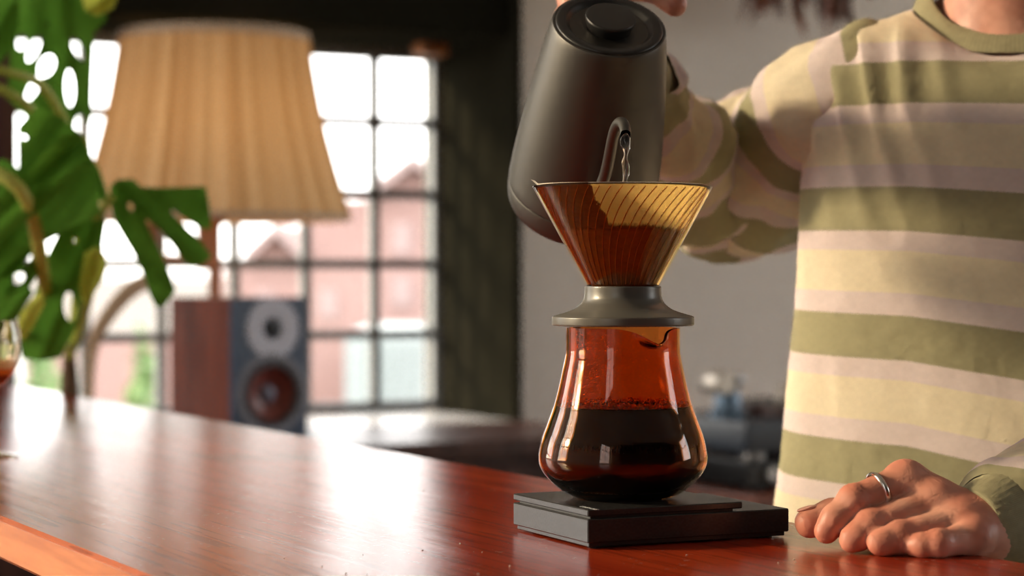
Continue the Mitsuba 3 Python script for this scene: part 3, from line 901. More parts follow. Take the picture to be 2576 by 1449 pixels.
for i, (x, y) in enumerate([(0.018, 0.02), (0.144, 0.02), (0.018, 0.21), (0.144, 0.21)]):
    add(num('loudspeaker__foot', i), place(cyl((x, y, 0), (x, y, 0.0042), 0.008, 16), SPK), 'm_dome', 30)
tag('loudspeaker', 'small red wooden loudspeaker with two round drivers below the lamp shade', 'loudspeaker')

# the lamp: a pleated shade on a wooden pole, its bulb lit
LD = 4.23
lc = at(540, 694, LD)
LS = LD / F_PX
LAMP = np.array([lc[0], lc[1], 0.0])
z_top, z_bot = CAM_Z + (694 - 96) * LS, CAM_Z + (694 - 548) * LS
r_top, r_bot = 234 * LS, 337 * LS
NP = 64
aa = np.arange(NP * 6) * 2 * np.pi / (NP * 6)
rows = []
prg = np.random.default_rng(3)
jit = np.repeat(prg.uniform(0.5, 2.4, NP), 6)
for t in np.linspace(0, 1, 14):
    r = r_top + (r_bot - r_top) * t - 0.010 * math.sin(math.pi * t)
    rows.append(np.stack([LAMP[0] + (r + 0.0042 * jit * np.sin(aa * NP) * (0.6 + 0.5 * t)) * np.sin(aa), LAMP[1] - (r + 0.0042 * jit * np.sin(aa * NP) * (0.6 + 0.5 * t)) * np.cos(aa), z_top + (z_bot - z_top) * t + 0 * aa], -1))
v = np.array(rows)
sh = trimesh.Trimesh(v.reshape(-1, 3), grid_faces(14, NP * 6), process=False)


def shade_color(p, n, uv):
    x, y = p.x - float(LAMP[0]), p.y - float(LAMP[1])
    a = dr.atan2(x, -y)
    g = smoothstep(0.25, 0.75, fbm(a * 22, 1.0, 2.0, 3))
    return mix((0.60, 0.42, 0.225), (0.80, 0.62, 0.39), g)


scene['m_shade'] = {'type': 'principledthin', 'base_color': proc(shade_color), 'roughness': 0.8, 'diff_trans': 1.0, 'eta': 1.3}
add('table_lamp__shade', sh, 'm_shade', True, label='pleated cream fabric shade')
mat('m_trim', (0.62, 0.47, 0.33), 0.7, twosided=True)
band = lambda r, z, h: lathe([(r, z - h / 2), (r + 0.0045, z - h / 2 + 0.002), (r + 0.0045, z + h / 2 - 0.002), (r, z + h / 2), (r - 0.003, z + h / 2), (r - 0.003, z - h / 2)], 96, closed=True)
add('table_lamp__shade__top_band', place(band(r_top, z_top, 0.020), frame(LAMP, *np.eye(3))), 'm_trim', 40)
add('table_lamp__shade__bottom_band', place(band(r_bot, z_bot, 0.014), frame(LAMP, *np.eye(3))), 'm_trim', 40)
spk = []
for k in range(3):
    q = 2 * np.pi * k / 3 + 0.5
    spk.append(sweep([[0, 0, z_top - 0.006], [r_top * math.sin(q), r_top * math.cos(q), z_top - 0.006]], 0.002, 6))
add('table_lamp__shade__spider', place(cat(*spk), frame(LAMP, *np.eye(3))), 'm_steel_bar', 30)
pole_x = 0.0
add('table_lamp__pole', place(lathe([(0, CAB_Z + 0.02), (0.016, CAB_Z + 0.02), (0.014, CAB_Z + 0.12), (0.0125, z_bot - 0.02), (0.020, z_bot), (0.020, z_bot + 0.03), (0.008, z_bot + 0.04), (0.006, z_bot + 0.10), (0.0, z_bot + 0.10)], 32), frame(LAMP, *np.eye(3))), 'm_lamp_wood', 40)
add('table_lamp__base', place(lathe([(0, 0), (0.085, 0), (0.088, 0.004), (0.086, 0.014), (0.060, 0.022), (0.018, 0.028), (0, 0.028)], 64), frame([LAMP[0], LAMP[1], CAB_Z], *np.eye(3))), 'm_lamp_wood', 40)
bulb_c = LAMP + Z * (z_bot + 0.155)
scene['table_lamp__bulb'] = {'type': 'sphere', 'center': list(map(float, bulb_c)), 'radius': 0.034, 'emitter': {'type': 'area', 'radiance': rgb(22.0, 13.0, 6.0)}}
tag('table_lamp__bulb', 'lit warm bulb inside the shade')
add('table_lamp__socket', place(lathe([(0, 0), (0.014, 0), (0.015, 0.02), (0.012, 0.045), (0, 0.045)], 24), frame([LAMP[0], LAMP[1], z_bot + 0.085], *np.eye(3))), 'm_steel_bar', 40)
tag('table_lamp', 'table lamp with large pleated cream shade in front of the window', 'lamp')

# a bentwood chair standing left of the loudspeaker, seen through the leaves
BD = 3.95
cv = [at(x, y, BD - 0.03 * i) for i, (x, y) in enumerate([(384, 706), (340, 722), (296, 762), (262, 808), (240, 852), (229, 920), (226, 1010), (226, 1058)])]
add('bentwood_rack__arm', sweep(cv, [0.016, 0.016, 0.015, 0.014, 0.012, 0.009, 0.008, 0.008], 12, 60), 'm_bent_wood', True)
p0, p1 = at(378, 715, BD), at(378, 560, BD)
add('bentwood_rack__post', place(rbox((-0.015, -0.013, at(0, 716, BD)[2]), (0.015, 0.013, p1[2]), 0.004), frame([p0[0], p0[1], 0], U, W, Z)), 'm_lamp_wood', 30)
p2, p3 = at(380, 650, BD), at(512, 652, BD + 0.12)
add('bentwood_rack__rail', sweep([p2, (p2 + p3) / 2, p3], 0.009, 10, 12), 'm_lamp_wood', True)
p4 = at(512, 652, BD + 0.12)
add('bentwood_rack__upright', place(rbox((-0.012, -0.012, p4[2] - 0.022), (0.012, 0.012, at(0, 560, BD + 0.12)[2]), 0.004), frame([p4[0], p4[1], 0], U, W, Z)), 'm_lamp_wood', 30)
tag('bentwood_rack', 'orange brown wooden stand with a curved arm left of the loudspeaker', 'stand')

# ------------------------------------------------------------------ the sideboard with the turntable and amplifier
SB_Z = 0.783
tc = at(1990, 1090, 4.06)
tu, tw = tc[0] * CU + tc[1] * SU, -tc[0] * SU + tc[1] * CU
sb0, sb1 = max(tu - 0.42, 2.145), tu + 1.1
front_w = tw - 0.22
add('sideboard__top', uwbox(sb0, sb1, front_w, ROOM_W1 - 0.002, SB_Z - 0.03, SB_Z, 0.003), 'm_board_wood', False)
add('sideboard__body', uwbox(sb0 + 0.01, sb1 - 0.01, front_w + 0.02, ROOM_W1 - 0.002, 0.12, SB_Z - 0.03, 0.002), 'm_board_wood', False)
for i in range(3):
    a = sb0 + 0.02 + i * (sb1 - sb0 - 0.04) / 3
    add(num('sideboard__door', i), uwbox(a, a + (sb1 - sb0 - 0.04) / 3 - 0.007, front_w + 0.004, front_w + 0.022, 0.14, SB_Z - 0.04, 0.002), 'm_board_wood', False)
    add(num('sideboard__door', i) + '__knob', place(cyl((0, 0, 0), (0, 0, 0.02), 0.011, 16), frame(uw(a + 0.44, front_w + 0.004, 0.5), U, Z, -W)), 'm_steel_bar', 40)
for i, (u, w) in enumerate([(sb0 + 0.06, front_w + 0.06), (sb1 - 0.06, front_w + 0.06), (sb0 + 0.06, ROOM_W1 - 0.06), (sb1 - 0.06, ROOM_W1 - 0.06)]):
    add(num('sideboard__leg', i), place(cyl((0, 0, 0), (0, 0, 0.12), 0.018, 12), frame(uw(u, w), *np.eye(3))), 'm_board_wood', 40)
tag('sideboard', 'low red brown wooden sideboard against the grey wall under the turntable', 'sideboard')

mat('m_hifi', (0.020, 0.032, 0.050), 0.3)
mat('m_hifi_dark', (0.008, 0.009, 0.010), 0.35)
mat('m_hifi_front', (0.13, 0.20, 0.28), 0.25, metallic=0.4)
mat('m_silver', (0.62, 0.62, 0.63), 0.22, metallic=1.0)
mat('m_warm_metal', (0.62, 0.55, 0.47), 0.35, metallic=0.6)
TT = frame(uw(tu, tw, 0), U, W, Z)


def hifi(key, lo, hi, bsdf, c=0.004, label=None):
    add(key, place(rbox(lo, hi, c), TT), bsdf, 30, label=label)


hifi('amplifier__case', (-0.205, -0.15, SB_Z + 0.010), (0.205, 0.16, SB_Z + 0.060), 'm_hifi_dark')
hifi('amplifier__front_panel', (-0.205, -0.157, SB_Z + 0.014), (0.205, -0.149, SB_Z + 0.058), 'm_hifi_dark', 0.002)
hifi('amplifier__display', (-0.06, -0.1585, SB_Z + 0.024), (0.06, -0.1565, SB_Z + 0.046), 'm_ring_grey', 0.001)
for i, x in enumerate((-0.16, -0.10, 0.12, 0.17)):
    add(num('amplifier__knob', i), place(cyl((0, 0, 0), (0, 0, 0.014), 0.013, 20), TT @ frame([x, -0.157, SB_Z + 0.036], np.array([1.0, 0, 0]), Z, np.array([0, -1.0, 0]))), 'm_silver', 40)
for i, (x, y) in enumerate([(-0.17, -0.12), (0.17, -0.12), (-0.17, 0.13), (0.17, 0.13)]):
    add(num('amplifier__foot', i), place(cyl((x, y, SB_Z), (x, y, SB_Z + 0.0105), 0.018, 16), TT), 'm_hifi_dark', 40)
tag('amplifier', 'flat black amplifier under the turntable', 'amplifier')
tz = SB_Z + 0.060
hifi('turntable__plinth', (-0.215, -0.165, tz + 0.014), (0.225, 0.175, tz + 0.072), 'm_hifi', 0.006, 'dark blue plinth')
hifi('turntable__lit_front', (-0.055, -0.168, tz + 0.022), (0.20, -0.164, tz + 0.060), 'm_hifi_front', 0.0015, 'lighter blue grey front plate with its highlight in the colour')  # front plate; its bluish highlight is put into the colour
for i, (x, y) in enumerate([(-0.18, -0.13), (0.19, -0.13), (-0.18, 0.14), (0.19, 0.14)]):
    add(num('turntable__foot', i), place(cyl((x, y, tz), (x, y, tz + 0.0145), 0.024, 20), TT), 'm_silver' if i == 0 else 'm_hifi_dark', 40)
add('turntable__platter', place(cyl((0.035, 0.0, tz + 0.074), (0.035, 0.0, tz + 0.092), 0.150, 64, 0.002), TT), 'm_sill_wood', 40)
add('turntable__record', place(cyl((0.035, 0.0, tz + 0.092), (0.035, 0.0, tz + 0.095), 0.149, 64, 0.0008), TT), 'm_hifi_dark', 40, label='black record')
add('turntable__record_weight', place(cyl((0.0, 0.0, tz + 0.095), (0.0, 0.0, tz + 0.128), 0.027, 32), TT), 'm_warm_metal', 40)
add('turntable__tonearm_base', place(lathe([(0, 0), (0.034, 0), (0.034, 0.012), (0.026, 0.018), (0.024, 0.045), (0.015, 0.048), (0, 0.048)], 40), TT @ frame([-0.160, -0.02, tz + 0.072], *np.eye(3))), 'm_hifi_front', 40)
add('turntable__counterweight', place(cyl((-0.180, -0.045, tz + 0.136), (-0.180, 0.000, tz + 0.136), 0.022, 32), TT), 'm_warm_metal', 40)
add('turntable__tonearm', sweep([(TT @ [*q, 1])[:3] for q in [(-0.178, 0.0, tz + 0.136), (-0.165, 0.05, tz + 0.128), (-0.13, 0.11, tz + 0.118), (-0.08, 0.125, tz + 0.105)]], 0.0045, 10, 30), 'm_silver', True)
add('turntable__knob_ball', place(sphere((0, 0, 0), 0.0115, 3), frame((TT @ [-0.142, -0.03, tz + 0.142, 1])[:3], *np.eye(3))), 'm_silver', True)
add('turntable__knob_stem', place(cyl((-0.142, -0.03, tz + 0.07), (-0.142, -0.03, tz + 0.134), 0.004, 12), TT), 'm_silver', 40)
tag('turntable', 'dark blue record player on the amplifier behind the server', 'turntable')

# ------------------------------------------------------------------ dried leaves hanging on the wall, top right
rng = np.random.default_rng(21)
wd = 4.60
wc = at(1990, -60, wd)


def blade(length, width, bend, twist):
    n = 9
    t = np.linspace(0, 1, n)
    w = width * np.sin(np.pi * t ** 0.8) ** 0.9 * 0.5 + 0.0006
    rows_ = []
    for i in range(n):
        a = twist * t[i]
        ax = np.array([math.cos(a), math.sin(a), 0])
        c0 = np.array([0, bend * t[i] ** 2, -length * t[i]])
        nn = np.cross(ax, [0, 0, 1.0])
        rows_.append([c0 - ax * w[i] + nn * w[i] * 0.35, c0, c0 + ax * w[i] + nn * w[i] * 0.35])
    return trimesh.Trimesh(np.array(rows_).reshape(-1, 3), grid_faces(n, 3, False), process=False)


for i, (lo, hi) in enumerate([((0.16, 0.045, 0.025), (0.30, 0.10, 0.05)), ((0.10, 0.045, 0.03), (0.19, 0.09, 0.06)), ((0.30, 0.11, 0.06), (0.42, 0.19, 0.11))]):
    mat(f'm_dry_leaf_{i}', proc(lambda p, n, uv, lo=lo, hi=hi: mix(lo, hi, fbm(p.x * 40, p.y * 40, p.z * 25, 3))), 0.7, twosided=True)
kinds = [mikit.ply(blade(L, wd_, b, tw_), f'm_dry_leaf_{i % 3}', smooth=True) for i, (L, wd_, b, tw_) in enumerate([(0.10, 0.030, 0.015, 0.8), (0.12, 0.024, -0.02, -1.0), (0.085, 0.034, 0.02, 0.4), (0.13, 0.026, 0.01, 1.3), (0.075, 0.030, -0.01, -0.5), (0.11, 0.022, 0.025, 0.2)])]
for i in range(130):
    t = rng.random()
    x = (t - 0.53) * 0.38
    low = 0.085 * (1 - abs(t - 0.62) ** 1.5 * 2.2)
    p = wc + U * x + Z * rng.uniform(-low + 0.05, 0.12) + W * rng.uniform(-0.03, 0.03) + U * 0.0
    scene[num('dried_garland__leaf', i)] = {**kinds[int(rng.integers(6))], 'to_world': T().translate(list(map(float, p))).rotate([0, 0, 1], float(rng.uniform(0, 360))).rotate([0, 1, 0], float(rng.uniform(-45, 45)))}
add('dried_garland__branch', sweep([wc + U * x + Z * (0.10 + 0.03 * math.sin(x * 9)) for x in np.linspace(-0.24, 0.24, 9)], 0.006, 8, 30), 'm_dry_leaf_1', True)
for i in range(2):
    x = (-0.15, 0.15)[i]
    p = wc + U * x + Z * 0.10
    pu = p @ U
    add(num('dried_garland__hook', i), sweep([p, uw(pu, ROOM_W1 - 0.001, p[2] + 0.01)], 0.003, 8), 'm_steel_bar', True)
tag('dried_garland', 'hanging garland of dried rusty brown leaves on the wall, cut by the top edge', 'garland')

# ------------------------------------------------------------------ the stemmed glass at the left edge
GD = 1.86
gs = GD / F_PX
gc = np.array([(-42 - 1288) * gs, GD, 0])
gz_ = lambda y: CAM_Z - (y - 694) * gs
bowl_o = smooth_prof(np.array([[r * gs, gz_(y)] for r, y in [(7, 985), (20, 981), (48, 968), (74, 940), (89, 900), (93, 865), (90, 835), (83, 806)]]), 40)
gn = np.gradient(bowl_o, axis=0)
gn = np.stack([gn[:, 1], -gn[:, 0]], 1) / np.linalg.norm(gn, axis=1, keepdims=True)
bowl_i = (bowl_o - gn * 0.0013)[4:]
stem = [(0, TABLE_Z), (0.030, TABLE_Z), (0.0305, TABLE_Z + 0.0012), (0.020, TABLE_Z + 0.003), (0.006, TABLE_Z + 0.007), (0.0033, TABLE_Z + 0.018), (0.0031, gz_(995))]
scene['m_glass_clear'] = {'type': 'dielectric', 'int_ior': 1.5, 'specular_transmittance': rgb(0.99, 0.95, 0.88)}
add('stemmed_glass', place(lathe(np.vstack([stem, bowl_o, bowl_i[::-1], [[0, bowl_i[0, 1]]]]), 96), frame(gc, *np.eye(3))), 'm_glass_clear', 45, 'stemmed glass of amber drink at the left edge of the counter', 'glass')
mat('m_drink', (0.80, 0.25, 0.035), 0.08)
di = bowl_i[bowl_i[:, 1] < gz_(925)] - [0.0003, 0]
add('amber_drink', place(lathe(np.vstack([[[0, di[0, 1] + 0.0003]], di, [[0, di[-1, 1]]]]), 96), frame(gc, *np.eye(3))), 'm_drink', 40, 'orange amber drink in the stemmed glass', 'drink')
mat('m_cream', (0.86, 0.66, 0.36), 0.6)
add('amber_drink__froth', place(lathe([(0, di[-1, 1] + 0.0002), (di[-1, 0] - 0.0002, di[-1, 1] + 0.0002), (di[-1, 0] + 0.0007, di[-1, 1] + 0.0065), (di[-1, 0] - 0.002, di[-1, 1] + 0.0075), (0, di[-1, 1] + 0.0072)], 96), frame(gc, *np.eye(3))), 'm_cream', 40, label='pale froth on top')

# ------------------------------------------------------------------ the monstera
mat('m_pot', (0.30, 0.27, 0.24), 0.6)
mat('m_soil', (0.03, 0.02, 0.014), 0.95)
mat('m_stem_brown', (0.13, 0.075, 0.035), 0.6)


def leaf_mat(key, lo, hi, rough=0.26):
    scene[key] = {'type': 'principledthin', 'base_color': proc(lambda p, n, uv: mix(lo, hi, fbm(p.x * 22, p.y * 22, p.z * 22, 3))), 'roughness': rough, 'diff_trans': 0.75, 'eta': 1.45}


leaf_mat('m_leaf', (0.075, 0.22, 0.022), (0.14, 0.33, 0.045))
leaf_mat('m_leaf_yellow', (0.46, 0.52, 0.06), (0.60, 0.62, 0.12))
mat('m_petiole', proc(lambda p, n, uv: mix((0.36, 0.44, 0.07), (0.55, 0.58, 0.13), fbm(p.x * 20, p.y * 20, p.z * 20, 3))), 0.45)


def leaf(key, outline, holes, d, mid, bend, slope, bsdf, label=None, grow=4):
    """A leaf blade: its outline at its own distance, folded along its midrib (mid: two points), drooping, with real cuts and holes."""
    pg = Polygon(outline).buffer(6).buffer(-9).buffer(3)
    for x, y, rx, ry, rot in holes:
        e = shapely.affinity.rotate(shapely.affinity.scale(shapely.Point(x, y).buffer(1, 8), rx, ry), rot)
        pg = pg.difference(e)
    pg = pg.buffer(grow)
    x0, y0, x1, y1 = pg.bounds
    vs, fs, at_ = [], [], 0
    st = 22
    for i in range(int((x1 - x0) / st) + 1):
        for j in range(int((y1 - y0) / st) + 1):
            piece = pg.intersection(sbox(x0 + i * st, y0 + j * st, x0 + (i + 1) * st, y0 + (j + 1) * st))
            for g in getattr(piece, 'geoms', [piece]):
                if g.geom_type == 'Polygon' and g.area > 0.5:
                    vv, ff = trimesh.creation.triangulate_polygon(g, engine='earcut')
                    vs.append(vv)
                    fs.append(ff + at_)
                    at_ += len(vv)
    v = np.vstack(vs)
    f = np.vstack(fs)
    a, b = np.array(mid[0], float), np.array(mid[1], float)
    t = (b - a) / np.linalg.norm(b - a)
    s = (v - a) @ t / np.linalg.norm(b - a)
    q = (v - a) @ np.array([-t[1], t[0]]) / np.linalg.norm(b - a)
    dd = d + bend[0] * np.abs(q) + bend[1] * s ** 2 + slope * s + 0.006 * np.sin(q * 26)
    p = np.stack([(v[:, 0] - 1288) / F_PX * dd, dd, CAM_Z - (v[:, 1] - 694) / F_PX * dd], 1)
    m = trimesh.Trimesh(p, f, process=False)
    m.merge_vertices(digits_vertex=6)
    add(key, m, bsdf, True, label)


LEAVES = [
    ([(281, 470), (298, 455), (335, 455), (352, 474), (400, 476), (514, 473), (522, 510), (528, 572), (508, 572), (478, 552), (440, 526), (424, 522), (430, 540), (462, 572), (498, 605), (528, 644), (508, 664), (482, 668), (462, 650), (436, 612), (404, 574), (372, 548), (362, 552), (372, 580), (398, 630), (424, 690), (438, 730), (412, 766), (394, 768), (380, 740), (366, 692), (342, 640), (312, 590), (292, 556), (284, 520)],
     [(329, 520, 10, 15, -20)], 2.42, ((300, 480), (470, 640)), (0.10, 0.03), -0.03, 'm_leaf', 'deeply cut leaf in front of the shade'),
    ([(246, 520), (262, 560), (254, 610), (255, 650), (215, 690), (203, 760), (192, 812), (176, 846), (160, 870), (150, 896), (100, 904), (58, 898), (52, 860), (76, 790), (96, 720), (120, 650), (150, 590), (195, 545)],
     [(180, 548, 15, 15, 0), (190, 605, 11, 12, 0), (176, 772, 20, 42, -6)], 2.36, ((240, 540), (100, 890)), (0.16, 0.05), 0.0, 'm_leaf', None),
    ([(52, 320), (96, 272), (150, 296), (200, 340), (228, 400), (243, 470), (246, 540), (195, 560), (120, 600), (50, 640), (0, 690), (-60, 700), (-40, 600), (30, 500), (52, 420)],
     [(153, 462, 14, 20, 10), (60, 345, 14, 10, 20)], 2.26, ((215, 350), (0, 640)), (-0.12, 0.04), 0.02, 'm_leaf', 'broad leaf at the left edge'),
    ([(196, 338), (228, 398), (186, 450), (104, 522), (20, 584), (-50, 606), (-50, 540), (40, 470), (112, 388), (154, 344)], [], 2.235, ((210, 365), (-40, 575)), (-0.10, 0.02), 0.0, 'm_leaf', 'narrow strip added across the broad leaf for its sheen'),  # added strip, shaped like the sheen running across the broad leaf
    ([(44, -30), (200, -30), (236, 5), (268, 44), (232, 84), (226, 230), (226, 290), (204, 400), (150, 330), (80, 300), (22, 246), (32, 100)],
     [(55, 105, 17, 26, 10), (86, 122, 17, 42, 24), (118, 166, 24, 34, 25), (84, 222, 17, 42, 28), (176, 222, 17, 52, -2), (197, 124, 16, 40, -28), (202, 318, 20, 36, 4), (120, 62, 6, 12, 20)], 2.44, ((150, -20), (180, 390)), (0.12, 0.03), 0.0, 'm_leaf', 'leaf with a row of long holes'),
    ([(206, -20), (300, -20), (282, 20), (244, 37), (218, 24)], [], 2.34, ((280, -15), (225, 25)), (0.1, 0.02), 0.0, 'm_leaf_yellow', 'small yellow leaf'),
    ([(216, 640), (242, 624), (263, 645), (264, 676), (252, 706), (226, 748), (211, 766), (203, 720)], [], 2.32, ((242, 628), (212, 762)), (0.15, 0.02), 0.0, 'm_leaf_yellow', 'pale yellow green young leaf'),
    ([(-60, 640), (0, 610), (66, 596), (112, 640), (92, 690), (56, 745), (0, 805), (-60, 840)], [(46, 700, 22, 17, -40), (70, 655, 9, 20, 35)], 2.30, ((100, 610), (-40, 800)), (0.12, 0.03), 0.0, 'm_leaf', None),
    ([(-70, 790), (-10, 760), (62, 716), (80, 735), (56, 775), (10, 850), (-60, 905)], [], 2.28, ((70, 725), (-50, 880)), (0.10, 0.02), 0.0, 'm_leaf', None),
    ([(102, 738), (108, 764), (78, 822), (58, 850), (42, 838), (52, 796), (76, 760)], [], 2.22, ((104, 742), (50, 845)), (0.10, 0.02), 0.0, 'm_leaf_yellow', None),
    ([(-60, -20), (44, -20), (46, 60), (28, 120), (-10, 166), (-60, 190)], [], 2.34, ((40, -10), (-40, 150)), (0.12, 0.02), 0.0, 'm_leaf', 'leaf in the top left corner'),
    ([(-60, 430), (10, 404), (50, 430), (66, 480), (30, 560), (-60, 640)], [], 2.34, ((40, 430), (-50, 610)), (0.12, 0.02), 0.0, 'm_leaf', None),
    ([(-50, 400), (-120, 330), (-220, 326), (-330, 410), (-390, 540), (-300, 640), (-190, 606), (-90, 520)], [(-160, 440, 14, 22, 30)], 2.24, ((-55, 415), (-370, 560)), (0.12, 0.03), 0.0, 'm_leaf', None),
    ([(-52, 150), (-120, 60), (-230, 20), (-340, 80), (-410, 220), (-310, 300), (-190, 282), (-90, 220)], [(-170, 150, 14, 20, 40)], 2.30, ((-55, 170), (-390, 220)), (0.12, 0.03), 0.0, 'm_leaf', None),
    ([(250, 500), (236, 470), (200, 430), (186, 380), (206, 372), (244, 420), (262, 470), (270, 510)], [], 2.44, ((200, 380), (262, 505)), (0.12, 0.02), 0.0, 'm_leaf', None),
]
for i, (o, h, d, mid, bd, sl, b, lab) in enumerate(LEAVES):
    leaf(num('monstera_plant__leaf', i), o, h, d, mid, bd, sl, b, lab, 4)
PET = [
    [(-60, 420, 2.24), (0, 438, 2.22), (46, 470, 2.22), (78, 530, 2.24), (96, 610, 2.28), (110, 700, 2.36), (140, 830, 2.6), (168, 960, 2.86), (176, 1040, 2.93)],
    [(-60, 160, 2.30), (0, 176, 2.30), (60, 192, 2.32), (104, 214, 2.36), (160, 300, 2.42)],
    [(-60, 206, 2.30), (20, 232, 2.30), (66, 262, 2.32), (120, 320, 2.36)],
    [(284, 492, 2.42), (262, 520, 2.42), (244, 600, 2.46), (220, 720, 2.6), (192, 850, 2.8), (180, 1000, 2.93)],
    [(206, 640, 2.44), (202, 740, 2.6), (190, 880, 2.82), (178, 1010, 2.93)],
    [(52, 842, 2.40), (96, 850, 2.56), (140, 856, 2.76)],
    [(244, 540, 2.36), (240, 620, 2.44), (222, 760, 2.66), (186, 930, 2.86), (178, 1020, 2.93)],
    [(210, 350, 2.30), (222, 470, 2.40), (220, 640, 2.56), (196, 850, 2.82), (180, 1030, 2.93)],
    [(180, 390, 2.45), (214, 560, 2.54), (206, 780, 2.76), (182, 1010, 2.93)],
]
for i, q in enumerate(PET):
    pts = [at(*x) for x in q if x[1] < 860] + ([at(186, 470, 2.56), at(196, 640, 2.70), at(186, 780, 2.82)] if q[-1][1] < 500 else []) + [at(174 + 2 * (i % 3), 880 + 6 * (i % 4), 2.895)]
    add(num('monstera_plant__petiole', i), sweep(pts, 0.0052 if i else 0.0078, 10, 50), 'm_petiole', True)
mst = at(176, 1030, 2.93)
add('monstera_plant__stem', sweep([np.array([mst[0] + 0.02, mst[1] + 0.03, 0.38]), np.array([mst[0] - 0.01, mst[1], 0.65]), np.array([mst[0] + 0.005, mst[1] - 0.01, 0.9]), mst, at(174, 900, 2.90), at(170, 840, 2.88)], [0.020, 0.018, 0.016, 0.014, 0.009, 0.006], 14, 60), 'm_stem_brown', True, label='brown woody stem')
pc = [mst[0] + 0.02, mst[1] + 0.03, 0]
add('monstera_plant__pot', place(lathe([(0, 0), (0.115, 0), (0.12, 0.006), (0.150, 0.36), (0.160, 0.365), (0.162, 0.40), (0.150, 0.402), (0.146, 0.37), (0, 0.365)], 64), frame(pc, *np.eye(3))), 'm_pot', 35)
add('monstera_plant__soil', place(lathe([(0, 0.366), (0.145, 0.366), (0.144, 0.376), (0.07, 0.384), (0, 0.386)], 48), frame(pc, *np.eye(3))), 'm_soil', 40)
tag('monstera_plant', 'large green monstera plant with split leaves at the left', 'plant')

# ------------------------------------------------------------------ the person
YAW = math.radians(20)
PC = np.array([0.385, 1.63, 0.0])
PL = np.array([math.cos(YAW), -math.sin(YAW), 0])        # towards the viewer's right
PB = np.array([math.sin(YAW), math.cos(YAW), 0])         # towards the back


def body_pt(x, y, z):
    return PC + PL * x + PB * y + Z * z


# shirt: stripes run round the torso and round the sleeves (v = length along the cloth in stripe repeats)
STRIPE = 0.0953


def shirt_color(p, n, uv):
    v = uv.y - dr.floor(uv.y)
    wob = 0.002 * (noise(uv.x * 900, uv.y * 60, 0.0) - 0.5)
    v = v + wob
    yellow, lilac, olive = mi.Color3f(0.64, 0.565, 0.42), mi.Color3f(0.585, 0.50, 0.49), mi.Color3f(0.245, 0.23, 0.14)
    e = 0.006
    c = mix(yellow, lilac, smoothstep(0.325 - e, 0.325 + e, v))
    c = mix(c, olive, smoothstep(0.50 - e, 0.50 + e, v))
    c = mix(c, lilac, smoothstep(0.845 - e, 0.845 + e, v))
    c = mix(c, yellow, smoothstep(1.0 - e, 1.0 + e, v))
    return c * (0.90 + 0.16 * fbm(p.x * 260, p.y * 260, p.z * 260, 3))


def knit(p, n, uv):
    return 0.00035 * fbm(p.x * 420, p.y * 420, p.z * 420, 3) + 0.0011 * fbm(p.x * 90, p.y * 90, p.z * 30, 2)


mat('m_shirt', proc(shirt_color), 0.85, True, bump=proc(knit, 4e-4), sheen=0.25, specular=0.15)
mat('m_ribbing', proc(lambda p, n, uv: mix((0.21, 0.195, 0.115), (0.30, 0.28, 0.175), 0.5 + 0.25 * dr.sin(uv.x * 900) + 0.5 * (noise(p.x * 300, p.y * 300, p.z * 300) - 0.5))), 0.85, True, bump=proc(knit, 4e-4), sheen=0.25, specular=0.15)
mat('m_trousers', proc(lambda p, n, uv: mix((0.05, 0.055, 0.07), (0.08, 0.085, 0.10), noise(p.x * 500, p.y * 500, p.z * 300))), 0.85, True)

NT, NZ = 260, 170
th_ = np.arange(NT) * 2 * np.pi / NT
rows_z = np.array([0.86, 0.95, 1.00, 1.06, 1.12, 1.20, 1.27, 1.315, 1.345, 1.366, 1.380, 1.388, 1.392])
rows_a = np.array([0.190, 0.186, 0.181, 0.175, 0.169, 0.162, 0.159, 0.157, 0.150, 0.136, 0.112, 0.090, 0.076])
rows_b = np.array([0.130, 0.126, 0.124, 0.121, 0.118, 0.114, 0.110, 0.104, 0.097, 0.089, 0.078, 0.070, 0.064])
from scipy.interpolate import PchipInterpolator
sl = np.concatenate([[0], np.cumsum(np.hypot(np.diff(rows_z), np.diff(rows_a)))])
sq = np.linspace(0, sl[-1], NZ)
tz_, ta_, tb_ = (PchipInterpolator(sl, r)(sq) for r in (rows_z, rows_a, rows_b))
ex = 2.35
ct, st_ = np.cos(th_), np.sin(th_)
X_ = ta_[:, None] * np.sign(st_) * np.abs(st_) ** (2 / ex)
Y_ = -tb_[:, None] * np.sign(ct) * np.abs(ct) ** (2 / ex)        # theta 0 = front
Z_ = tz_[:, None] * np.ones(NT)
topness = np.clip((tz_ - 1.27) / 0.122, 0, 1)[:, None] ** 1.6
Z_ = Z_ - 0.0465 * topness * np.where(ct[None] > 0, ct[None] * np.exp(-(X_ / 0.085) ** 2), ct[None] * (tz_[:, None] > 1.34) * np.exp(-(X_ / 0.07) ** 2)) - 0.012 * topness * (X_ > 0) * np.abs(X_) / 0.15
Y_ = Y_ + 0.018 * topness
pts_ = np.stack([X_, Y_, Z_], -1)
dn = np.stack([st_[None] * np.ones_like(Z_), -ct[None] * np.ones_like(Z_), 0 * Z_], -1)
shoulder = np.clip((Z_ - 1.20) / 0.12, 0, 1) * np.clip(1 - np.abs(X_ + 0.095) / 0.085, 0, 1) * (ct[None] > -0.2)
lean = X_ + 0.28 * (Z_ - 1.3)
ridge = lambda q: (0.5 + 0.5 * np.sin(q)) ** 1.6
fold = 0.0115 * shoulder * (ridge(lean * 215 + 2.0 * meshkit.noise(pts_ * 16, 1)) - 0.45)
low = np.clip((1.25 - Z_) / 0.15, 0, 1)
fold = fold + 0.0055 * low * (meshkit.fbm(np.stack([X_ * 26 + Z_ * 5, Y_ * 26, Z_ * 5], -1), 3, 5) - 0.5)
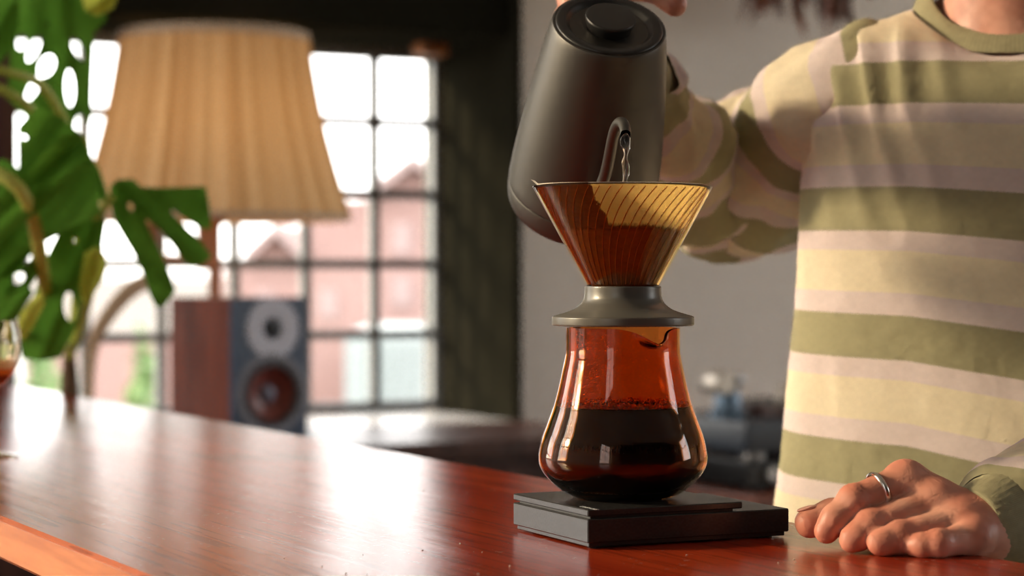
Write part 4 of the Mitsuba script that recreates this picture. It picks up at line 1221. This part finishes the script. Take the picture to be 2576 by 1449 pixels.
fold = fold + 0.006 * (meshkit.fbm(np.stack([X_ * 13, Y_ * 13, Z_ * 9], -1), 3, 6) - 0.5) + 0.0012 * (meshkit.fbm(pts_ * 110, 2, 7) - 0.5)
pts_ = pts_ + dn * fold[..., None] * (1 - topness[..., None] ** 6)
slope_ = 0.088 + 0.44 * (1.18 - Z_)
side_ = np.where(X_ > -0.06, X_ + 0.06, 0.25 * (X_ + 0.06))
v_t = (1.2935 - (Z_ + np.where(ct[None] > -0.3, slope_ * 1.25, 0.05) * side_)) / STRIPE
uv_t = np.stack([th_[None] / (2 * np.pi) * np.ones_like(Z_), v_t], -1).reshape(-1, 2)
wp = PC + pts_[..., :1] * PL + pts_[..., 1:2] * PB + pts_[..., 2:] * Z
torso = trimesh.Trimesh(wp.reshape(-1, 3), grid_faces(NZ, NT), process=False)


def sleeve(path, radii, v0, fold_amp, seed, n=150, sides=120, squash=None, phase=0.0):
    q = spline(np.hstack([np.asarray(path), np.asarray(radii)[:, None]]), n)
    _, a, b = frames(q[:, :3])
    s = np.concatenate([[0], np.cumsum(np.linalg.norm(np.diff(q[:, :3], axis=0), axis=1))])
    an = np.arange(sides) * 2 * np.pi / sides
    ss, aa_ = np.meshgrid(s, an, indexing='ij')
    pp = np.stack([np.cos(aa_) * 1.3, np.sin(aa_) * 1.3, ss * 22], -1)
    f = meshkit.fbm(pp * 1.2 + seed, 3, seed)
    spiral = ridge(ss * 52 + aa_ * 1 + 4.5 * meshkit.noise(pp * 0.6, seed) + phase)
    d = fold_amp * (1.7 * (f - 0.5) + 1.25 * (spiral ** 2.4 - 0.3)) * np.clip(ss / 0.03, 0.15, 1)
    r = q[:, 3][:, None] + d * np.minimum(1, q[:, 3][:, None] / 0.045)
    p = q[:, None, :3] + r[..., None] * (np.cos(aa_)[..., None] * a[:, None] + np.sin(aa_)[..., None] * b[:, None])
    uvs = np.stack([aa_ / (2 * np.pi), (ss + v0 + 0.010 * (meshkit.fbm(pp * 0.8 + 3, 2, seed + 1) - 0.5)) / (0.84 * STRIPE)], -1)
    return trimesh.Trimesh(p.reshape(-1, 3), grid_faces(n, sides), process=False), uvs.reshape(-1, 2), q, s


R_ELB, R_WR = at(1806, 500, 1.83), at(1606, 205, 1.575)
rs_path = [body_pt(-0.085, 0.005, 1.325), at(2085, 272, 1.685), at(1985, 372, 1.745), at(1880, 462, 1.80), R_ELB + [0.006, 0.0, -0.004], at(1752, 462, 1.765), at(1694, 376, 1.69), at(1644, 272, 1.62), R_WR]
rsl, ruv, rq, _ = sleeve(rs_path, [0.050, 0.0575, 0.060, 0.060, 0.0575, 0.051, 0.043, 0.033, 0.0275], -0.123, 0.0110, 3)
L_WR = at(2462, 1338, 1.236)
ls_path = [body_pt(0.085, 0.0, 1.315), body_pt(0.150, -0.02, 1.26), body_pt(0.178, -0.10, 1.15), body_pt(0.150, -0.20, 1.085), at(2800, 1196, 1.37), at(2660, 1252, 1.305), at(2586, 1282, 1.266), at(2532, 1304, 1.248), at(2508, 1312, 1.242)]
lsl, luv, lq, _ = sleeve(ls_path, [0.052, 0.060, 0.057, 0.052, 0.048, 0.043, 0.039, 0.0325, 0.0265], 0.01, 0.006, 9)
sm = cat(torso, rsl, lsl)
scene['person__shirt'] = mikit.ply(sm, 'm_shirt', smooth=True, uv=np.vstack([uv_t, ruv, luv]))
tag('person__shirt', 'long sleeved shirt striped in pale yellow, lilac and olive')


def band(path, radii, n, key, thick=0.0022):
    """A ribbed knit band along the path: a closed tube wall."""
    q = spline(np.hstack([np.asarray(path), np.asarray(radii)[:, None]]), n)
    _, a, b = frames(q[:, :3])
    an = np.arange(120) * 2 * np.pi / 120
    ring = lambda i, o: q[i, :3] + (q[i, 3] + o + 0.00013 * np.cos(an * 40))[:, None] * (np.cos(an)[:, None] * a[i] + np.sin(an)[:, None] * b[i])
    rings = [ring(i, 0) for i in range(n)] + [ring(i, -thick) for i in range(n - 1, -1, -1)]
    rings.append(rings[0])
    r = np.array(rings)
    uvb = np.stack([np.broadcast_to(an / (2 * np.pi), r.shape[:2]), np.broadcast_to(np.linspace(0, 1, len(r))[:, None], r.shape[:2])], -1).reshape(-1, 2)
    t = trimesh.Trimesh(r.reshape(-1, 3), grid_faces(len(r), 120), process=False)
    scene[key] = mikit.ply(t, 'm_ribbing', smooth=True, uv=uvb)


band([at(2540, 1302, 1.248), at(2510, 1310, 1.241), at(2478, 1321, 1.233), at(2450, 1330, 1.227)], [0.0285, 0.0278, 0.0255, 0.0222], 18, 'person__shirt__cuff')
tag('person__shirt__cuff', 'olive ribbed cuff')
band([at(1616, 222, 1.585), at(1606, 205, 1.575), at(1588, 170, 1.556)], [0.0285, 0.0262, 0.0212], 14, 'person__shirt__cuff_001')
# the collar: a ribbed band round the neck, its front lower than its back
NC = 160
ac = np.arange(NC) * 2 * np.pi / NC
crings = []
for s_, o in [(0, 0), (0.25, 0.0016), (0.5, 0.0020), (0.75, 0.0014), (1, -0.0004), (0.98, -0.003), (0.5, -0.003), (0, -0.003)]:
    ra, rb = 0.0775 - 0.0135 * s_ + o, 0.0655 - 0.0125 * s_ + o
    xx, yy = ra * np.sin(ac), -rb * np.cos(ac) + 0.018 - 0.001 * s_
    crings.append(body_pt(0, 0, 0) + xx[:, None] * PL + yy[:, None] * PB + (1.3935 - 0.0455 * np.cos(ac) + 0.0165 * s_ * (1 + 0.0 * ac) - 0.006 * (xx > 0) * np.abs(xx) / 0.08)[:, None] * Z)
crings.append(crings[0])
t = trimesh.Trimesh(np.array(crings).reshape(-1, 3), grid_faces(len(crings), NC), process=False)
scene['person__shirt__collar'] = mikit.ply(t, 'm_ribbing', smooth=True, uv=np.stack([np.tile(ac / (2 * np.pi), len(crings)), np.repeat(np.linspace(0, 1, len(crings)), NC)], 1))
tag('person__shirt__collar', 'olive ribbed round collar')

# the body: one surface; hands are worked finer, then joined to it
LH = {
    'wrist': (2478, 1332, 1.230),
    'i0': (2278, 1212, 1.238), 'i1': (2148, 1262, 1.226), 'i2': (2100, 1306, 1.223), 'i3': (2080, 1336, 1.222),
    'm0': (2354, 1266, 1.230), 'm1': (2190, 1326, 1.216), 'm2': (2158, 1350, 1.213), 'm3': (2144, 1358, 1.212),
    'r0': (2418, 1312, 1.220), 'r1': (2264, 1354, 1.206), 'r2': (2228, 1370, 1.203), 'r3': (2212, 1372, 1.202),
    'p0': (2450, 1352, 1.209), 'p1': (2362, 1376, 1.195), 'p2': (2322, 1384, 1.196), 'p3': (2298, 1384, 1.199),
    't0': (2384, 1330, 1.250), 't1': (2210, 1306, 1.254), 't2': (2096, 1302, 1.248), 't3': (2038, 1316, 1.244),
}
J = {k: at(*v) for k, v in LH.items()}
LR = {'wrist': 0.0180, 'i0': 0.0110, 'i1': 0.0092, 'i2': 0.0083, 'i3': 0.0074, 'm0': 0.0112, 'm1': 0.0094, 'm2': 0.0083, 'm3': 0.0075, 'r0': 0.0106, 'r1': 0.0090, 'r2': 0.0078, 'r3': 0.0071,
      'p0': 0.0094, 'p1': 0.0076, 'p2': 0.0068, 'p3': 0.0062, 't0': 0.0150, 't1': 0.0125, 't2': 0.0107, 't3': 0.0090}
for k in LR:                                              # finger pads rest on the table, not in it
    if J[k][2] - LR[k] < TABLE_Z + 0.0004 and k != 'wrist':
        J[k][2] = TABLE_Z + LR[k] + 0.0004


def hand_sdf(J, R, fore, fore_r):
    def f(p):
        def chain(*ks, k=0.0028):
            d = None
            for a, b in zip(ks[:-1], ks[1:]):
                e = seg_dist(p, J[a], J[b], R[a], R[b])
                d = e if d is None else smin(d, e, k)
            return d
        w = J['wrist']
        palm = seg_dist(p, w, J['i0'], R['wrist'] * 0.80, R['i0'])
        for q in ('m0', 'r0', 'p0'):
            palm = smin(palm, seg_dist(p, w, J[q], R['wrist'] * 0.78, R[q]), 0.010)
        for a, b in (('i0', 'm0'), ('m0', 'r0'), ('r0', 'p0')):
            palm = smin(palm, seg_dist(p, J[a] * 0.86 + w * 0.14, J[b] * 0.86 + w * 0.14, R[a] * 0.92, R[b] * 0.92), 0.007)
        palm = smin(palm, seg_dist(p, w, fore, R['wrist'], fore_r), 0.012)
        d = palm
        thumb = smin(chain('t0', 't1', 't2', 't3', k=0.004), 1e3, 0.001)
        d = smin(d, smin(thumb, seg_dist(p, w, J['t0'], R['wrist'] * 0.7, R['t0']), 0.010), 0.008)
        fing = None
        for q in 'imrp':
            c_ = chain(q + '0', q + '1', q + '2', q + '3')
            kn = np.linalg.norm(p - (J[q + '1'] + Z * 0.0010), axis=1) - R[q + '1'] * 0.98
            c_ = smin(c_, kn, 0.003)
            mc = np.linalg.norm(p - (J[q + '0'] + Z * 0.0018), axis=1) - R[q + '0'] * 0.98
            c_ = smin(c_, mc, 0.006)
            fing = c_ if fing is None else smin(fing, c_, 0.0016)
        d = smin(d, fing, 0.0042)
        # skin creases over the finger joints, tendons on the back of the hand
        for q in 'imrp':
            ax = (J[q + '1'] - J[q + '0']) / np.linalg.norm(J[q + '1'] - J[q + '0'])
            r = p - J[q + '1']
            l = np.linalg.norm(r, axis=1)
            m = (l < 0.016)
            if m.any():
                s = (r[m] @ ax)
                up_ = np.clip((r[m] @ Z) / 0.007, 0, 1)
                d[m] += 0.00022 * np.sin(s / 0.0016 * 2 * np.pi * 0.55) * np.exp(-(s / 0.0052) ** 2) * up_
        return d + 0.0005 * (meshkit.fbm(p * 130, 2, 4) - 0.5)
    return f


allp = np.array(list(J.values()))
lo, hi = allp.min(0) - 0.018, allp.max(0) + 0.018
fore_l = lq[-30, :3]
hi = np.maximum(hi, fore_l + 0.0)
lhand = sdf_mesh(hand_sdf(J, LR, fore_l, 0.0195), lo, hi + [0.01, 0.005, 0.008], 0.0017)

# right hand closed round the kettle's handle
km = lambda x, y, z: (KM @ np.array([x, y, z, 1.0]))[:3]
RJ = {'wrist': R_WR + (R_WR - at(1644, 272, 1.62)) * 0.55}
RR = {'wrist': 0.0205}
for q, z_, sc in (('i', 0.106, 1.0), ('m', 0.088, 1.04), ('r', 0.0705, 1.0), ('p', 0.0545, 0.86)):
    RJ[q + '0'], RJ[q + '1'], RJ[q + '2'], RJ[q + '3'] = km(0.026, 0.094, z_), km(0.0215, 0.0640, z_ - 0.002), km(-0.006, 0.0605, z_ - 0.004), km(-0.0215, 0.0720, z_ - 0.004)
    RR[q + '0'], RR[q + '1'], RR[q + '2'], RR[q + '3'] = 0.0104 * sc, 0.0082 * sc, 0.0074 * sc, 0.0068 * sc
RJ['t0'], RJ['t1'], RJ['t2'], RJ['t3'] = km(0.018, 0.118, 0.098), km(-0.006, 0.110, 0.113), km(-0.030, 0.092, 0.1235), km(-0.0455, 0.066, 0.1275)
RR.update(t0=0.0150, t1=0.0120, t2=0.0102, t3=0.0084)
allp = np.array(list(RJ.values()))
fore_r_ = rq[-14, :3]
lo, hi = np.minimum(allp.min(0), fore_r_) - 0.02, np.maximum(allp.max(0), fore_r_) + 0.02
rhand = sdf_mesh(hand_sdf(RJ, RR, fore_r_, 0.0215), lo, hi, 0.0022)

HC = body_pt(0.0, -0.010, 1.545)                          # centre of the head
FW = -PB * 0.93 - Z * 0.36                                # the face looks down towards the brewer
FW /= np.linalg.norm(FW)
HU = Z - FW * (Z @ FW)
HU /= np.linalg.norm(HU)
HX = np.cross(HU, FW)
head = lambda x, y, z: HC + HX * x + FW * y + HU * z


def ell(p, c, ax, r):
    q = np.stack([(p - c) @ a for a in ax], 1) / np.asarray(r)
    l = np.linalg.norm(q, axis=1)
    return (l - 1) * min(r)


def body_sdf(p):
    ax = (PL, PB, Z)
    hx = (HX, FW, HU)
    d = ell(p, body_pt(0, 0, 1.18), ax, (0.128, 0.086, 0.165))
    d = smin(d, ell(p, body_pt(0, 0, 1.00), ax, (0.125, 0.092, 0.17)), 0.05)
    d = smin(d, ell(p, body_pt(0, 0, 0.86), ax, (0.150, 0.105, 0.13)), 0.05)
    d = smin(d, seg_dist(p, body_pt(-0.10, 0.012, 1.318), body_pt(0.10, 0.012, 1.305), 0.034, 0.034), 0.03)
    d = smin(d, seg_dist(p, body_pt(0, 0.020, 1.33), body_pt(0, 0.008, 1.47), 0.055, 0.050), 0.025)
    d = smin(d, ell(p, head(0, -0.012, 0.022), hx, (0.070, 0.090, 0.092)), 0.03)
    d = smin(d, ell(p, head(0, 0.022, -0.052), hx, (0.050, 0.056, 0.060)), 0.03)
    d = smin(d, seg_dist(p, head(0, 0.082, 0.0), head(0, 0.098, -0.030), 0.006, 0.0105), 0.012)
    d = smin(d, ell(p, head(0, 0.072, -0.066), hx, (0.022, 0.010, 0.008)), 0.008)
    d = smin(d, ell(p, head(0, 0.066, -0.094), hx, (0.018, 0.014, 0.014)), 0.018)
    for s in (-1, 1):
        d = smin(d, ell(p, head(0.070 * s, -0.012, -0.008), hx, (0.009, 0.018, 0.031)), 0.006)
        eye = ell(p, head(0.030 * s, 0.078, 0.010), hx, (0.015, 0.012, 0.010))
        d = -smin(-d, eye, 0.008)
        d = smin(d, ell(p, head(0.030 * s, 0.0715, 0.0175), hx, (0.016, 0.011, 0.0055)), 0.005)
        d = smin(d, ell(p, head(0.030 * s, 0.0690, -0.0015), hx, (0.015, 0.010, 0.0045)), 0.005)
        leg_t = body_pt(0.075 * s, 0.0, 0.86)
        d = smin(d, seg_dist(p, leg_t, body_pt(0.085 * s, 0.0, 0.48), 0.078, 0.050), 0.03)
        d = smin(d, seg_dist(p, body_pt(0.085 * s, 0.0, 0.48), body_pt(0.09 * s, 0.02, 0.09), 0.050, 0.033), 0.02)
        d = smin(d, seg_dist(p, body_pt(0.09 * s, 0.02, 0.045), body_pt(0.095 * s, -0.12, 0.030), 0.032, 0.024), 0.02)
    for q, k in ((rq, (0, 38, 66, 82, 104, 136)), (lq, (0, 30, 60, 84, 110, 125))):
        rr = (0.042, 0.040, 0.037, 0.036, 0.030, 0.0215)
        for i in range(5):
            d = smin(d, seg_dist(p, q[k[i], :3], q[k[i + 1], :3], rr[i], rr[i + 1]), 0.02)
    return d


allq = np.vstack([rq[:, :3], lq[:, :3], [body_pt(0, 0, 1.66), body_pt(-0.2, -0.16, 0.0), body_pt(0.2, 0.16, 0)]])
bl, bh = allq.min(0) - 0.06, allq.max(0) + 0.06
bl[2] = 0.0
body = sdf_mesh(body_sdf, bl, bh, 0.0075)
try:
    ms = [to_manifold(x) for x in (body, lhand, rhand)]
    u_ = ms[0] + ms[1] + ms[2]
    if u_.num_tri() < 1000:
        raise ValueError('union failed')
    skin = from_manifold(u_)
except Exception:
    skin = cat(body, lhand, rhand)
KN = [J[q + '1'] + Z * 0.006 for q in 'imrp'] + [J[q + '0'] + Z * 0.008 for q in 'imrp'] + [J[q + '3'] for q in 'imrp'] + [J['t3'], J['t2'], RJ['t3']]


def skin_color(p, n, uv):
    g = fbm(p.x * 60, p.y * 60, p.z * 60, 3)
    c = mix((0.48, 0.21, 0.145), (0.61, 0.315, 0.23), smoothstep(0.3, 0.7, g))
    red = mi.Float(0)
    for k in KN:
        dd = dr.sqrt(dr.square(p.x - float(k[0])) + dr.square(p.y - float(k[1])) + dr.square(p.z - float(k[2])))
        red = dr.maximum(red, smoothstep(0.017, 0.005, dd))
    return mix(c, (0.50, 0.155, 0.10), 0.65 * red * (0.6 + 0.5 * fbm(p.x * 180, p.y * 180, p.z * 180, 2)))


mat('m_skin', proc(skin_color), 0.42, bump=proc(lambda p, n, uv: 0.00022 * fbm(p.x * 1100, p.y * 1100, p.z * 1100, 2) + 0.0003 * fbm(p.x * 260, p.y * 260, p.z * 260, 2), 3e-4), specular=0.45)
add('person__body', skin, 'm_skin', True)
tag('person', 'person in a striped shirt pouring from the kettle, one hand on the counter', 'person')
mat('m_nail', (0.60, 0.33, 0.26), 0.25)
tv = (J['t3'] - J['t2']) / np.linalg.norm(J['t3'] - J['t2'])
tn = np.array([-0.25, 0.15, 1.0])
tn -= tv * (tn @ tv)
tn /= np.linalg.norm(tn)
nail = trimesh.creation.icosphere(3, 1.0)
nail.vertices *= [0.0068, 0.0054, 0.0016]
add('person__body__fingernail', place(nail, frame(J['t3'] + tn * 0.0086 - tv * 0.001, tv, np.cross(tn, tv), tn)), 'm_nail', True)
# the silver ring
rc = J['i0'] * 0.47 + J['i1'] * 0.53
rv = (J['i1'] - J['i0']) / np.linalg.norm(J['i1'] - J['i0'])
rx = np.cross(rv, Z)
rx /= np.linalg.norm(rx)
prof_r = 0.0107 + np.array([[0, -0.0017], [0.0010, -0.0012], [0.0013, 0], [0.0010, 0.0012], [0, 0.0017], [-0.0004, 0]])[:, :1]
ringp = np.hstack([prof_r, np.array([[-0.0017], [-0.0012], [0], [0.0012], [0.0017], [0]])])
mat('m_ring_silver', (0.78, 0.76, 0.72), 0.16, metallic=1.0)
add('person__ring', place(lathe(ringp, 96, closed=True), frame(rc + Z * 0.0004, rx, np.cross(rv, rx), rv)), 'm_ring_silver', 60, label='plain silver ring on the index finger')
# hair, eyes, trousers, shoes: outside the photograph's frame
mat('m_hair', (0.03, 0.018, 0.012), 0.45)


def hair_sdf(p):
    hx = (HX, FW, HU)
    d = ell(p, head(0, -0.022, 0.034), hx, (0.080, 0.098, 0.094))
    d = smin(d, ell(p, head(0, -0.060, -0.030), hx, (0.066, 0.050, 0.075)), 0.03)
    face = ell(p, head(0, 0.075, -0.040), hx, (0.085, 0.075, 0.088))
    d = -smin(-d, face, 0.01)
    q = np.stack([(p - HC) @ HX, (p - HC) @ FW, (p - HC) @ HU], 1)
    return d + 0.004 * (meshkit.fbm(np.stack([q[:, 0] * 160, q[:, 1] * 40, q[:, 2] * 40], 1), 2, 3) - 0.5)


add('person__hair', sdf_mesh(hair_sdf, HC - 0.15, HC + 0.15, 0.006), 'm_hair', True)
mat('m_eye', (0.75, 0.74, 0.72), 0.1)
mat('m_iris', (0.05, 0.03, 0.02), 0.1)
mat('m_lip', (0.45, 0.16, 0.14), 0.4)
lip = trimesh.creation.icosphere(3, 1.0)
lip.vertices *= [0.021, 0.006, 0.0055]
add('person__lips', place(lip, frame(head(0, 0.0775, -0.066), HX, FW, HU)), 'm_lip', True)
for i, s in enumerate((-1, 1)):
    add(num('person__eye', i), sphere(head(0.030 * s, 0.0650, 0.009), 0.0108, 3), 'm_eye', True)
    add(num('person__eye', i) + '__iris', sphere(head(0.030 * s, 0.0714, 0.007), 0.0052, 2), 'm_iris', True)
    add(num('person__eyebrow', i), sweep([head(0.016 * s, 0.0800, 0.027), head(0.030 * s, 0.0795, 0.031), head(0.046 * s, 0.0700, 0.027)], [0.0022, 0.0028, 0.0012], 8, 12), 'm_hair', True)


def trouser_sdf(p):
    d = ell(p, body_pt(0, 0, 0.86), (PL, PB, Z), (0.163, 0.118, 0.12))
    for s in (-1, 1):
        d = smin(d, seg_dist(p, body_pt(0.076 * s, 0, 0.84), body_pt(0.087 * s, 0.0, 0.48), 0.090, 0.070), 0.03)
        d = smin(d, seg_dist(p, body_pt(0.087 * s, 0, 0.48), body_pt(0.092 * s, 0.02, 0.10), 0.070, 0.062), 0.02)
    d = np.maximum(d, p[:, 2] - 0.94)
    return np.maximum(d, 0.075 - p[:, 2]) + 0.008 * (meshkit.fbm(p * [18, 18, 9], 2, 5) - 0.5)


add('person__trousers', sdf_mesh(trouser_sdf, body_pt(0, 0, 0.5) - [0.28, 0.24, 0.45], body_pt(0, 0, 0.5) + [0.28, 0.24, 0.47], 0.010), 'm_trousers', True)
mat('m_shoe', (0.30, 0.29, 0.27), 0.6)
for i, s in enumerate((-1, 1)):
    def shoe(p, s=s):
        d = seg_dist(p, body_pt(0.09 * s, 0.035, 0.042), body_pt(0.098 * s, -0.135, 0.034), 0.041, 0.036)
        return np.maximum(d, 0.001 - p[:, 2])
    c_ = body_pt(0.094 * s, -0.05, 0.05)
    add(num('person__shoe', i), sdf_mesh(shoe, c_ - [0.14, 0.16, 0.056], c_ + [0.14, 0.16, 0.06], 0.006), 'm_shoe', True)
